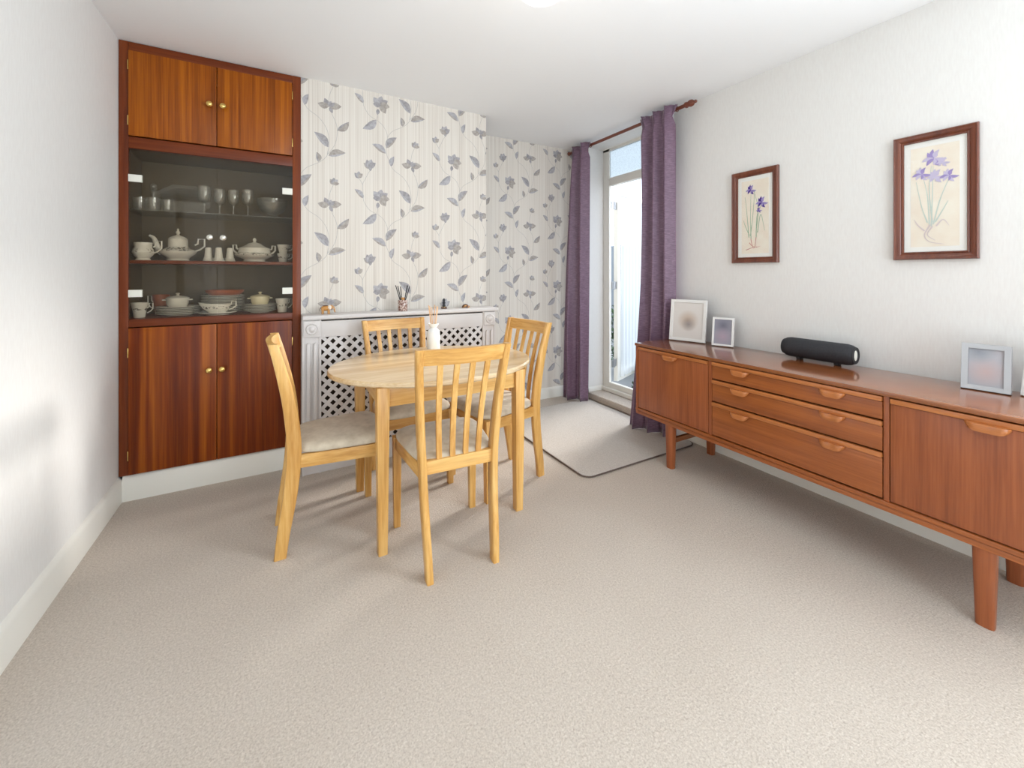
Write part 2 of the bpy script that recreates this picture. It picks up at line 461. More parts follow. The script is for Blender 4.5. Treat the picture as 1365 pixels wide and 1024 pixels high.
def st(o, label, cat): return tag(o, label, cat, kind='structure')
st(MB().box(XL - .15, 2.75, YB - .15, YR + .15, -.12, 0).build('floor', 'carpet'), 'beige grey fitted carpet covering the whole floor', 'floor')
st(MB().box(XL - .15, 2.75, YB - .15, YR + .15, H, H + .12).build('ceiling', 'ceil'), 'plain white painted ceiling', 'ceiling')
b = MB()
b.box(XL - .15, XL, W2[1], YR + .15, 0, H); b.box(XL - .15, XL, YB - .15, W2[0], 0, H)
b.box(XL - .15, XL, W2[0], W2[1], 0, W2[2]); b.box(XL - .15, XL, W2[0], W2[1], W2[3], H)
st(b.build('wall_left', 'wall'), 'pale textured side wall beside the tall wooden cupboard', 'wall')
b = MB()
W3 = (-1.28, -0.06, 0.90, 2.20)  # unseen opening, added to let the side fill light in
b.box(XR, 2.75, YB - .15, W3[0], 0, H); b.box(XR, 2.75, W3[1], DY0, 0, H)
b.box(XR, 2.75, W3[0], W3[1], 0, W3[2]); b.box(XR, 2.75, W3[0], W3[1], W3[3], H); b.box(XR, 2.75, DY1, YR + .15, 0, H); b.box(XR, 2.75, DY0, DY1, 2.405, H)
b.box(XR, 2.75, DY0, DY1, -.12, 0)
st(b.build('wall_right', 'wall'), 'off-white textured wall behind the sideboard and framed pictures', 'wall')
wall_back = st(MB().box(XL, XR, YR, YR + .15, 0, H).build('wall_back', 'paper'), 'floral wallpapered recess wall right of the chimney breast', 'wall')
wall_breast = st(MB().box(XC, XB, YC, YR, 0, H).build('wall_chimney_breast', 'paper'), 'projecting chimney breast papered with grey trailing flowers', 'wall')
b = MB()
b.box(XL, 0.30, YB - .15, YB, 0, H); b.box(1.60, XR, YB - .15, YB, 0, H)
b.box(0.30, 1.60, YB - .15, YB, 0, 0.10); b.box(0.30, 1.60, YB - .15, YB, 2.28, H)
st(b.build('wall_rear', 'wall'), 'plain wall with a wide window behind the viewer', 'wall')
wn1 = st(thing('window_1', None, None, (0.95, YB - .08, 0.10)), 'wide white framed patio window in the rear wall', 'window')
b = MB()
for x in (-.65, -.03, .59): b.box(x, x + .06, -.03, .03, 0, 2.18)
b.box(-.65, .65, -.035, .035, 0, .06); b.box(-.65, .65, -.035, .035, 2.12, 2.18)
b.build('window_frame', 'gloss', wn1)
MB().box(-.62, .62, -.003, .003, .05, 2.13).build('pane', 'glass', wn1)
wn2 = st(thing('window_2', None, None, (XL - .08, (W2[0] + W2[1]) / 2, W2[2])), 'tall narrow window in the left side wall', 'window')
b = MB(); hw = (W2[1] - W2[0]) / 2; hh = W2[3] - W2[2]
for y in (-hw, hw - .03): b.box(-.03, .03, y, y + .03, 0, hh)
b.box(-.03, .03, -hw, hw, 0, .03); b.box(-.03, .03, -hw, hw, hh - .03, hh)
b.build('window_frame', 'gloss', wn2)
MB().box(-.003, .003, -hw + .02, hw - .02, .02, hh - .02).build('pane', 'glass', wn2)

wn3 = st(thing('added_window', None, None, (2.67, (W3[0] + W3[1]) / 2, W3[2])), 'white framed unseen window added to bring in side light', 'window')  # invented window around the added side light
b = MB(); hw = (W3[1] - W3[0]) / 2; hh = W3[3] - W3[2]
for y in (-hw, -.02, hw - .04): b.box(-.03, .03, y, y + .04, 0, hh)
b.box(-.03, .03, -hw, hw, 0, .04); b.box(-.03, .03, -hw, hw, hh - .04, hh)
b.build('window_frame', 'gloss', wn3)
MB().box(-.003, .003, -hw + .03, hw - .03, .03, hh - .03).build('pane', 'glass', wn3)

def skirt_profile(t=.016, h=.125):
    return [(0, 0), (t, 0), (t, h - .022), (t * .75, h - .012), (t * .45, h - .004), (0, h)]
def skirting(name, p0, p1, nrm, h, label):
    p0, p1, nrm = Vector(p0), Vector(p1), Vector(nrm)
    b = MB()
    b.rings([[tuple(q + nrm * a + Vector((0, 0, z))) for a, z in skirt_profile(.016, h)] for q in (p0, p1)])
    return st(b.build(name, 'gloss', smooth=30), label, 'skirting board')
skirting('baseboard_left', (XL, YB, 0), (XL, YC - .002, 0), (1, 0, 0), .132, 'cream white skirting board along the left wall')
skirting('baseboard_right', (XR, YB, 0), (XR, DY0, 0), (-1, 0, 0), .132, 'white skirting board along the wall under the sideboard')
skirting('baseboard_recess', (XB, YR, 0), (XR, YR, 0), (0, -1, 0), .10, 'white skirting board below the wallpapered recess')
skirting('baseboard_breast', (XC, YC, 0), (XB, YC, 0), (0, -1, 0), .10, 'white skirting board along the chimney breast foot')
skirting('baseboard_cupboard', (XL + .016, YC + .012, 0), (XC, YC + .012, 0), (0, -1, 0), .134, 'white plinth board below the tall wooden cupboard')

# ------------------------------------------------------------------ wallpaper print
LEAVES = [((-0.11, -0.009), (-0.165, 0.048)), ((-0.025, -0.106), (-0.114, -0.18)), ((0.151, -0.12), (0.14, -0.057)), ((0.208, -0.072), (0.311, -0.04)), ((0.206, -0.018), (0.125, 0.068)), ((0.039, -0.287), (0.111, -0.203)), ((0.037, -0.324), (-0.053, -0.272)), ((0.072, -0.409), (0.093, -0.335)), ((0.26, -0.538), (0.331, -0.468))]
STEMS = [[(-0.11, 0.015), (-0.107, 0.005), (-0.11, -0.012), (-0.1, -0.041), (-0.07, -0.083), (-0.025, -0.107)], [(-0.015, -0.05), (-0.017, -0.082), (-0.02, -0.106), (0.015, -0.133), (0.041, -0.176), (0.048, -0.217), (0.04, -0.287), (0.043, -0.329), (0.06, -0.374), (0.088, -0.428), (0.151, -0.471), (0.191, -0.524), (0.208, -0.576), (0.211, -0.635), (0.2, -0.701)], [(0.048, -0.212), (0.082, -0.164), (0.157, -0.119), (0.198, -0.076), (0.208, -0.03)], [(0.227, -0.433), (0.252, -0.49), (0.26, -0.544), (0.249, -0.621), (0.216, -0.681), (0.2, -0.701)], [(0.237, -0.255), (0.216, -0.31), (0.208, -0.364)], [(-0.068, -0.453), (-0.1, -0.519), (-0.114, -0.556), (-0.11, -0.63)], [(-0.139, -0.513), (-0.119, -0.541), (-0.114, -0.556)]]
PETALS = []  # base, tip, width, material
def pet(c, ang, r0, r1, wd, mi):
    a = math.radians(ang)
    PETALS.append(((c[0] + r0 * math.cos(a), c[1] + r0 * math.sin(a)), (c[0] + r1 * math.cos(a), c[1] + r1 * math.sin(a)), wd, mi))
for k, a in enumerate((135, 82, 38, -2, -55, 180)): pet((0, 0), a, -.004, .056 if k != 5 else .042, .62, (2, 2, 0, 1, 1, 0)[k])
pet((-.014, -.028), -98, 0, .038, .5, 0)
for a, r, mi in ((118, .050, 0), (172, .060, 1), (70, .036, 2), (10, .068, 1), (38, .040, 0)): pet((.211, -.391), a, 0, r, .55, mi)
pet((.214, -.395), -65, 0, .036, .5, 0)
for a, r, mi in ((150, .040, 1), (112, .045, 0), (78, .048, 2), (40, .044, 0)): pet((-.068, -.43), a, -.012, r, .55, mi)
pet((-.068, -.43), -80, 0, .024, .7, 0)
for a, r, mi in ((140, .034, 0), (95, .034, 2), (50, .028, 1)): pet((-.135, -.505), a, -.008, r, .6, mi)
for a, r, mi in ((130, .032, 1), (90, .034, 0), (50, .032, 2), (5, .028, 1)): pet((.240, -.248), a, -.008, r, .6, mi)

def leaf_outline(p0, p1, wd, bend=0.12):
    a, b = Vector(p0), Vector(p1); d = b - a; ln = d.length; t = d / ln; n = Vector((-t.y, t.x))
    up, dn = [], []
    for i in range(7):
        s = i / 6
        hw = 0.5 * wd * ln * (math.sin(PI * s ** 0.85) ** 0.9 if 0 < s < 1 else 0)
        mid = a + d * s + n * (bend * ln * math.sin(PI * s))
        up.append(mid + n * hw); dn.append(mid - n * hw)
    return up + dn[-2:0:-1]

def make_print(parent, xa, xb, za, zb, y, x0, z0, cols):
    bm = bmesh.new(); cnt = [0]
    def poly(pts, mi, dep=None):
        cnt[0] += 1
        d = 0.0004 + (cnt[0] % 23) * 0.00003
        try:
            f = bm.faces.new([bm.verts.new((q[0], y - d, q[1])) for q in pts]); f.material_index = mi
        except ValueError: pass
    for k in cols:
        for mrow in range(-1, 5):
            ox = x0 + .53 * k; oz = z0 - .3175 * (k % 2) - .635 * mrow
            O = Vector((ox, oz))
            for sp_ in STEMS:
                path = bez(sp_, 4 * (len(sp_) - 1)); hw = .0013
                for a, b_ in zip(path, path[1:]):
                    t = (b_ - a); 
                    if t.length < 1e-6: continue
                    t.normalize(); nn = Vector((-t.y, t.x)) * hw
                    poly([O + a - nn, O + b_ - nn, O + b_ + nn, O + a + nn], 3)
            for i, (p, q) in enumerate(LEAVES):
                p, q = Vector(p), Vector(q)
                out = leaf_outline(p, q, .43 if i != 2 else .50, .10 if i % 2 else -.10)
                out = [O + v for v in out]
                mid = len(out) // 2
                # two tones, split along the mid rib
                poly(out[:mid + 1], (0, 1, 2)[(i + 1) % 3]); poly(out[mid:] + [out[0]], (1, 2, 0)[(i + 1) % 3])
            for p, q, wd, mi in PETALS:
                poly([O + v for v in leaf_outline(p, Vector(p) + (Vector(q) - Vector(p)) * 1.12, wd * 1.12, 0.04)], mi)
    for co, no in (((xa, 0, 0), (-1, 0, 0)), ((xb, 0, 0), (1, 0, 0)), ((0, 0, za), (0, 0, -1)), ((0, 0, zb), (0, 0, 1))):
        bmesh.ops.bisect_plane(bm, geom=bm.verts[:] + bm.edges[:] + bm.faces[:], plane_co=co, plane_no=no, clear_outer=True)
    for f in bm.faces:
        f.normal_update()
        if f.normal.y > 0: f.normal_flip()
    me = bpy.data.meshes.new('wallpaper_print'); bm.to_mesh(me); bm.free()
    for x in PRINT: me.materials.append(x)
    o = bpy.data.objects.new('wallpaper_print', me); COL.objects.link(o); o.parent = parent
    return tag(o, 'printed pattern of grey trailing leaves and flowers', kind='stuff')
make_print(wall_breast, XC, XB, .1, H - .002, YC, .577, 2.341, (-1, 0, 1))
make_print(wall_back, XB, XR - .001, .1, H - .002, YR, 2.33, 2.341, (-2, -1, 0))

# ------------------------------------------------------------------ garden door
door = st(thing('door_1', None, None, (DX, 2.555, 0)), 'white glazed garden door standing open beneath a frosted toplight', 'door')
hy = .495
for y0, y1 in ((hy - .085, hy), (-hy, -hy + .06)): MB().box(0, .028, y0, y1, .065, 2.40, .003).build('jamb', 'gloss', door)
MB().box(0, .028, -hy, hy, 2.375, 2.403, .003).build('frame_head', 'gloss', door)
MB().box(-.004, .05, -hy + .06, hy - .085, 2.04, 2.115, .004).build('transom_bar', 'gloss', door)
MB().box(-.03, .07, -hy, hy, .065, .10, .004).box(0, .04, -hy + .06, hy - .085, .10, .15, .004).build('threshold', 'gloss', door)
tl = MB().box(.012, .016, -hy + .06, hy - .085, 2.115, 2.376).build('toplight_pane', 'frost', door)
leaf = thing('door_leaf', None, None, (.135, .435, 0), math.radians(23)); leaf.parent = door
ll, z0, z1 = .80, .13, 2.03
for x0 in (0, ll - .075): MB().box(x0, x0 + .075, 0, .042, z0, z1, .004).build('stile', 'gloss', leaf)
MB().box(.075, ll - .075, 0, .042, z1 - .075, z1, .004).build('rail', 'gloss', leaf)
MB().box(.075, ll - .075, 0, .042, z0, z0 + .10, .004).build('rail', 'gloss', leaf)
MB().box(.07, ll - .07, .018, .022, z0 + .09, z1 - .07).build('pane', 'glass', leaf)
for z in (.32, 1.08, 1.86):
    MB().box(-.11, .0, .012, .018, z - .035, z + .035).lathe([(.007, -.04), (.007, .04)], (-.05, .012, z), 10).build('hinge', 'silver', door, loc=(.135, .435, 0)).rotation_euler = (0, 0, math.radians(23))
st(MB().box(XR - .004, DX, DY0, DY1, 0, .062, .012, 3).build('door_step', 'carpet'), 'low carpeted step in the garden door reveal', 'step')
b = MB(); b.rings([[(DX - .001 - (.19 if k else 0), DY1 - a, .062 + z) for a, z in skirt_profile(.014, .045)] for k in (0, 1)])
st(b.build('trim_1', 'gloss'), 'short white trim at the foot of the door reveal', 'trim')
# net curtain hung on the leaf
nr = thing('net_curtain', 'white net curtain hanging on the open garden door', 'net curtain', (DX + .135, 2.555 + .435, 0), math.radians(23))
b = MB(); prev = None; NZ = 10
cols_ = []
for i in range(91):
    s = i / 90; x = .045 + s * .70
    cols_.append([b.bm.verts.new((x, -.016 + .011 * math.sin(s * 2 * PI * 8 + .6 * math.sin(z * 3)), z)) for z in [.17 + (1.985 - .17) * k / NZ for k in range(NZ + 1)]])
for a_, c_ in zip(cols_, cols_[1:]):
    for k in range(NZ): b._f([a_[k], c_[k], c_[k + 1], a_[k + 1]])
b.build('net_fabric', 'net', nr, 180)
MB().tube([(.03, -.016, 1.975), (.77, -.016, 1.975)], .004, 8).build('net_wire', 'silver', nr)

# ------------------------------------------------------------------ garden beyond the door
st(MB().box(2.75, 9.0, -3, 10, -.2, -.06).build('garden_paving', 'paving'), 'grey paving outside the garden door', 'paving')
fence = thing('garden_fence', 'weathered grey board fence across the garden', 'fence', (6.2, 4, -.06))
bd = None
for i in range(36):
    if bd is None: bd = MB().box(0, .02, 0, .24, 0, 1.85, .004).build('board', 'fence', fence, loc=(0, -3.2, 0))
    else: inst(bd, 'board', fence, (0.004 * (i % 2), -3.2 + .25 * i, 0))
MB().box(.024, .06, -3.2, 5.8, .4, .48).box(.024, .06, -3.2, 5.8, 1.4, 1.48).build('fence_rail', 'fence', fence)
def shrub(label, loc, r, hgt, n):
    t = thing('shrub', label, 'shrub', loc, 0, 'shrubs outside the garden door')
    b = MB()
    for k in range(4): b.tube([(0, 0, 0), (random.uniform(-.3, .3) * r, random.uniform(-.3, .3) * r, hgt * .5), (random.uniform(-.6, .6) * r, random.uniform(-.6, .6) * r, hgt * .85)], [.012, .008, .004], 5)
    b.build('stems', 'carved_dark', t)
    b = MB()
    for k in range(n):
        th, u = random.uniform(0, 2 * PI), random.uniform(.12, 1)
        rr_ = r * math.sqrt(random.random()) * (1.1 - .5 * u)
        c = Vector((rr_ * math.cos(th), rr_ * math.sin(th), u * hgt))
        d = Vector((random.gauss(0, 1), random.gauss(0, 1), random.gauss(.3, .6))).normalized() * random.uniform(.03, .06)
        q = d.cross(Vector((random.gauss(0, 1), random.gauss(0, 1), 1))).normalized() * .016
        vs = [b.bm.verts.new(c + e) for e in (-d, q, d, -q)]
        b._f(vs)
    tag(b.build('foliage', 'leafgreen', t, 0), kind='stuff')
shrub('dark green leafy shrub just outside the door step', (3.75, 3.75, -.06), .34, .85, 900)
shrub('low dark green shrub nearest the open door leaf', (3.45, 2.95, -.06), .30, .32, 500)

# ------------------------------------------------------------------ curtains and pole
pole = thing('curtain_pole', 'slim dark mahogany curtain pole above the garden door', 'curtain pole', (2.455, 2.55, 2.372))
MB().tube([(0, -.66, 0), (0, .655, 0)], .013, 12).build('rod', 'pole', pole)
fin = [(.013, 0), (.021, .004), (.021, .012), (.014, .016), (.019, .026), (.024, .040), (.022, .056), (.012, .068), (.009, .074), (.012, .080), (.008, .088), (.0005, .092)]
MB().lathe([(r, -h) for r, h in fin], (0, -.66, 0), 16, axis='y').build('finial', 'pole', pole)
MB().lathe([(r * .8, h * .38) for r, h in fin], (0, .655, 0), 16, axis='y').build('finial', 'pole', pole)
for y in (-.43, .50):
    MB().box(.06, .092, y - .014, y + .014, -.03, .03, .004).tube([(.07, y, 0), (.0, y, -.004)], .008, 8).build('bracket', 'pole', pole)

def make_curtain(label, top, bot, nf, loc, amp_t, amp_b, zb, phase, mid=None, skew=0):
    """top/bot: start and end (x,y) of the curtain line at the head and the hem"""
    t = thing('curtain', label, 'curtain', loc, 0, 'plum curtains at the garden door')
    zt = 2.352
    b = MB(); NS, NZ = nf * 16, 48
    grid = []
    for i in range(NS + 1):
        s = i / NS; col = []
        for k in range(NZ + 1):
            u = k / NZ
            z = zt + .035 - (zt + .035 - zb) * u ** 0.9
            g = min(1, max(0, (zt - z) / (zt - zb)))
            w_ = g ** 0.8
            p0 = Vector(top[0]).lerp(Vector(bot[0]), w_); p1 = Vector(top[1]).lerp(Vector(bot[1]), w_)
            if mid:
                bul = math.sin(PI * g)
                p0 += Vector(mid[0]) * bul; p1 += Vector(mid[1]) * bul
            pin = math.exp(-((z - (zt - .050)) / .030) ** 2); wf = .5 * (1 - .16 * pin + .05 * max(0, min(1, (z - zt + .02) / .03)))
            pm = (p0 + p1) / 2; p0, p1 = pm + (p0 - p1) * wf, pm - (p0 - p1) * wf
            p = p0.lerp(p1, s); d = (p1 - p0).normalized(); n_ = Vector((-d.y, d.x))
            ph = 2 * PI * nf * s + phase
            amp = amp_t + (amp_b - amp_t) * g ** .6
            head = math.exp(-((z - (zt - .045)) / .028) ** 2)     # gathering tape pinch
            a = amp * (1 - .55 * head)
            off = a * (math.sin(ph) + .28 * math.sin(2 * ph + 1.3 + 1.1 * g)) + .006 * math.sin(5 * s + 4 * g)
            if z > zt - .05: off += .009 * math.sin(ph * 5) * min(1, (z - zt + .05) / .05)
            along = .22 * amp * math.sin(2 * ph + .7)
            q = p + n_ * off + d * along
            hem = (z - zb) < 1e-6
            col.append(b.bm.verts.new((q.x, q.y, z + (.002 * math.sin(ph + 1) if hem else 0))))
        grid.append(col)
    for a_, c_ in zip(grid, grid[1:]):
        for k in range(NZ): b._f([a_[k], c_[k], c_[k + 1], a_[k + 1]])
    o = b.build('curtain_fabric', 'curtain', t, 180)
    md = o.modifiers.new('thickness', 'SOLIDIFY'); md.thickness = .004; md.offset = 0
    # curtain rings on the pole
    rg = None
    for i in range(nf * 2):
        s = (i + .5) / (nf * 2)
        y = top[0][1] + (top[1][1] - top[0][1]) * s
        if rg is None:
            bb = MB(); bb.tube([(.019 * math.cos(a), 0, .019 * math.sin(a)) for a in [2 * PI * j / 20 for j in range(21)]], .0028, 6)
            rg = bb.build('ring', 'pole', t, loc=(2.455 - loc[0], y, 2.372 - loc[2]))
        else: inst(rg, 'ring', t, (2.455 - loc[0], y, 2.372 - loc[2]))
    return t
make_curtain('plum curtain gathered in the corner beside the floral wallpaper',
             ((-.046, .105), (-.046, -.160)), ((-.130, .12), (.0, -.085)), 2, (2.452, 3.03, 0), .030, .034, .012, .9, ((-.005, 0.02), (.0, .0)))
make_curtain('plum curtain flaring out behind the left end of the sideboard',
             ((-.046, .175), (-.046, -.150)), ((-.10, .235), (.005, -.10)), 3, (2.448, 2.085, 0), .026, .034, .012, 1.6, ((.03, -.03), (0, 0)))

# ------------------------------------------------------------------ built-in cupboard
cup = thing('built_in_cupboard', 'tall built-in mahogany cupboard with glazed middle doors', 'cupboard', (XL, YC, 0))
CW = XC - XL
x0, x1, xm = .04, CW - .046, .4205
for a, c in ((0.002, x0), (x1, CW - .001)): MB().box(a, c, 0, .022, .134, H - .003, .002).build('stile', 'frame_v', cup)
for za, zc in ((2.372, 2.417), (1.857, 1.918), (.912, .953), (.136, .150)):
    MB().box(x0, x1, .001, .022, za, zc, .002).build('rail', 'frame_h', cup)
b = MB()
b.box(.002, .008, .024, .375, .16, 2.40).box(CW - .008, CW - .002, .024, .375, .16, 2.40)
b.box(0.009, CW - .009, .365, .375, .16, 2.40).box(0.009, CW - .009, .024, .365, 1.87, 1.89)
b.box(0.009, CW - .009, .024, .365, .14, .16)
b.build('carcass', 'inside', cup)
MB().box(0.009, CW - .009, .03, .364, .935, .953).build('shelf', 'frame_h', cup)
MB().box(0.009, CW - .009, .045, .364, 1.250, 1.268, .002).build('shelf', 'frame_h', cup)
tag(MB().box(0.009, CW - .009, .06, .360, 1.540, 1.546).build('shelf', 'crystal', cup), 'clear glass upper shelf')
KN = [(.004, 0), (.005, .008), (.009, .012), (.0155, .017), (.0175, .023), (.015, .029), (.008, .033), (.0004, .034)]
def knob(parent, x, z, y=0.0, mt='brass'):
    return MB().lathe([(r, -h) for r, h in KN], (x, y, z), 20, axis='y').build('knob', mt, parent)
def cdoor(xa, xb, za, zb, mt, kx, kz, hx, hzs):
    d = MB().box(xa, xb, -.012, .006, za, zb, .002).build('door', mt, cup)
    knob(d, kx, kz, -.012)
    for hz in hzs: MB().box(hx - .002, hx + .002, -.0145, -.006, hz - .025, hz + .025, .001).build('hinge', 'brass', d)
    return d
cdoor(x0 + .002, xm - .0015, 1.922, 2.368, 'sapele_v', xm - .032, 2.148, x0 + .001, (2.0, 2.29))
cdoor(xm + .0015, x1 - .002, 1.922, 2.368, 'sapele_v', xm + .030, 2.148, x1 - .001, (2.0, 2.29))
cdoor(x0 + .002, xm - .0015, .138, .908, 'sapele_red', xm - .034, .652, x0 + .001, (.24, .78))
cdoor(xm + .0015, x1 - .002, .138, .908, 'sapele_red', xm + .026, .652, x1 - .001, (.24, .78))
for xa, xb, kx, hx, sg in ((x0 + .001, xm - .001, xm - .032, x0, 1), (xm + .001, x1 - .001, xm + .030, x1, -1)):
    g = MB().box(xa, xb, .004, .009, .956, 1.854, .0008, 1).build('glass_door', 'glass_smoke', cup)
    knob(g, kx, 1.40, .004, 'chrome')
    for hz in (1.70, 1.09):
        MB().box(min(hx, hx + sg * .055), max(hx, hx + sg * .055), -.003, .0145, hz - .019, hz + .019, .001).build('hinge_plate', 'whiteplastic', g)

# ------------------------------------------------------------------ crockery and glass inside the cupboard
S1, S2, S3 = .953, 1.268, 1.546   # shelf tops
IN = 'inside the glazed cupboard'
def angular_handle(b, x, z0, z1, out, r=.004, y=0):
    b.tube([(x, y, z0), (x + out * .55, y, z0 + (z1 - z0) * .15), (x + out, y, z0 + (z1 - z0) * .42), (x + out, y, z1), (x + out * .35, y, z1), (x + out * .3, y, z1 - (z1 - z0) * .38), (x, y, z1 - (z1 - z0) * .5)], r, 8)
# teapot
t = thing('teapot', 'white china teapot with floral band and curved spout', 'teapot', (-.532, 3.02, S2))
MB().lathe([(.050, 0), (.054, .004), (.050, .012), (.062, .026), (.084, .044), (.088, .056), (.078, .066), (.056, .074), (.047, .086), (.046, .126), (.043, .128)], n=32).build('body', 'china_print', t)
MB().tube(bez([(-.070, 0, .048), (-.088, 0, .066), (-.098, 0, .098), (-.108, 0, .130), (-.128, 0, .144)], 14), [.021 - .0010 * i for i in range(15)], 10).build('spout', 'china', t)
b = MB(); angular_handle(b, .078, .058, .132, .046, .0048); b.build('handle', 'china', t)
MB().lathe([(.046, .127), (.040, .136), (.024, .145), (.010, .150), (.006, .156), (.011, .164), (.009, .172), (.004, .178), (.006, .184), (.0004, .190)], n=24).build('lid', 'china', t)
# milk jug
t = thing('milk_jug', 'small white china jug left of the teapot', 'jug', (-.670, 2.950, S2))
MB().lathe([(.030, 0), (.033, .004), (.028, .012), (.042, .030), (.049, .044), (.045, .058), (.038, .070), (.040, .098), (.037, .098), (.033, .070), (.03, .03), (.001, .02)], n=28).build('body', 'china_print', t)
b = MB(); angular_handle(b, .042, .040, .108, .036, .004); b.build('handle', 'china', t)
# bell shakers
sh0 = None
for i, (x, y, lab) in enumerate(((-.385, 2.99, 'white china shaker left of its bell-shaped pair'), (-.331, 2.955, 'bell-shaped white china shaker standing in the middle of three'), (-.280, 2.99, 'white china shaker nearest the lidded tureen'))):
    o = thing('shaker', lab, 'shaker', (x, y, S2), 0, 'china shakers')
    MB().lathe([(.028, 0), (.029, .006), (.024, .012), (.021, .020), (.017, .060), (.016, .076), (.012, .082), (.0005, .084)], n=20).build('body', 'china', o)
    MB().lathe([(.0245, .012), (.0262, .016), (.0232, .021)], n=20).build('rim_band', 'china', o)
# tureen
t = thing('tureen', 'lidded white china tureen with two angular handles', 'tureen', (-.155, 3.02, S2))
MB().lathe([(.056, 0), (.060, .004), (.056, .014), (.080, .026), (.104, .040), (.108, .048), (.088, .056), (.084, .086), (.078, .086)], n=36).build('body', 'china_print', t)
for sgn in (-1, 1):
    b = MB(); angular_handle(b, sgn * .086, .052, .104, sgn * .026, .005); b.build('handle', 'china', t)
MB().lathe([(.082, .086), (.070, .092), (.048, .104), (.034, .116), (.012, .122), (.007, .128), (.011, .136), (.008, .146), (.0004, .152)], n=30).build('lid', 'china', t)
# cups
def cup_obj(lab, loc, r=.036, h=.058, mt='china_print', grp=None, hand=1):
    o = thing('teacup', lab, 'cup', loc, 0, grp)
    MB().lathe([(r * .62, 0), (r * .66, .004), (r * .72, h * .3), (r * .88, h * .7), (r, h), (r - .003, h), (r * .8, h * .6), (r * .6, .008), (.0005, .007)], n=24).build('body', mt, o)
    b = MB(); angular_handle(b, hand * r * .85, h * .3, h * .95, hand * .024, .003); b.build('handle', 'china', o)
cup_obj('white teacup at the foot of a stacked pair beside the tureen', (.0, 3.00, S2), .034, .056)
cup_obj('white teacup balanced on the other cup beside the tureen', (.002, 3.00, S2 + .0565), .035, .056)
cup_obj('white china mug in the lower left corner of the glazed shelves', (-.690, 2.97, S1), .038, .082)
cup_obj('terracotta tinted cup behind the left lidded bowl', (-.628, 3.12, S1), .042, .118, 'terracotta', hand=-1)
cup_obj('white china mug at the right end of the lowest shelf', (-.004, 2.955, S1), .038, .086)
# plates
def plate_mesh(r):
    return [(r * .58, 0), (r * .60, .003), (r * .70, .006), (r, .013), (r, .0155), (r * .70, .009), (r * .58, .006), (.0005, .006)]
ORD = ['', 'second', 'third', 'fourth', 'fifth', 'sixth', 'seventh', 'eighth', 'ninth', 'tenth', 'eleventh']
def stack(n, r, x, y, z, lab, grp, step=.0095):
    p0 = None
    for i in range(n):
        if p0 is None:
            p0 = MB().lathe(plate_mesh(r), n=36).build('plate', 'china', None, loc=(x, y, z))
            tag(p0, 'lowest ' + lab, 'plate', grp); o = p0
        else:
            o = p0.copy(); COL.objects.link(o); o.location = (x + random.uniform(-.002, .002), y, z + i * step)
            o['label'] = ('topmost ' if i == n - 1 else ORD[i] + ' lowest ') + lab
    return z + (n - 1) * step + .006
top1 = stack(5, .105, -.53, 3.03, S1, 'white dinner plate in the left stack under the lidded bowl', 'left plate stack')
top2 = stack(11, .112, -.325, 3.10, S1, 'white dinner plate in the tall middle stack under the terracotta dish', 'middle plate stack')
top3 = stack(5, .088, -.125, 3.02, S1, 'white side plate in the right stack under the cream lidded pot', 'right plate stack')
def lidded(lab, loc, r, h, mt):
    o = thing('lidded_bowl', lab, 'bowl', loc)
    MB().lathe([(r * .72, 0), (r * .78, .004), (r * .92, h * .5), (r * .95, h), (r * .9, h), (r * .8, .01), (.001, .008)], n=30).build('body', mt, o)
    MB().lathe([(r, h), (r, h + .005), (r * .8, h + .012), (r * .3, h + .017), (.008, h + .019), (.006, h + .024), (.012, h + .030), (.008, h + .034), (.0004, h + .035)], n=30).build('lid', mt, o)
    for sg in (-1, 1): MB().box(min(sg * r * .92, sg * (r + .014)), max(sg * r * .92, sg * (r + .014)), -.012, .012, h - .010, h - .002, .003).build('lug', mt, o)
lidded('white lidded bowl on the left plate stack', (-.535, 3.03, top1), .056, .052, 'china')
lidded('cream lidded pot on the right plate stack', (-.125, 3.02, top3), .054, .050, 'cream_stone')
t = tag(MB().lathe([(.05, 0), (.075, .004), (.098, .022), (.101, .036), (.096, .036), (.075, .012), (.001, .008)], n=36).build('serving_dish', 'terracotta', None, loc=(-.315, 3.10, top2 + .0035)), 'shallow terracotta dish topping the middle plate stack', 'dish')
tag(MB().lathe(plate_mesh(.082), n=36, sx=1.15, sy=.75).build('sauce_boat_stand', 'china', None, loc=(-.335, 2.945, S1)), 'oval white stand under the gravy boat', 'saucer')
t = thing('gravy_boat', 'white china gravy boat with floral band and angular handle', 'gravy boat', (-.335, 2.945, S1 + .0065))
b = MB(); NR = 26
rings = []
for r_, z_ in ((.030, 0), (.036, .004), (.034, .010), (.047, .026), (.050, .040), (.052, .056), (.048, .056), (.04, .03), (.001, .012)):
    ring = []
    for i in range(NR):
        a = 2 * PI * i / NR
        ext = max(0, -math.cos(a)) ** 6 * (z_ / .056) * .028
        ring.append((r_ * 1.25 * math.cos(a) - ext, r_ * .72 * math.sin(a), z_ + ext * .45))
    rings.append(ring)
b.rings(rings); b.build('body', 'china_print', t)
b = MB(); angular_handle(b, .056, .022, .072, .034, .0042); b.build('handle', 'china', t)
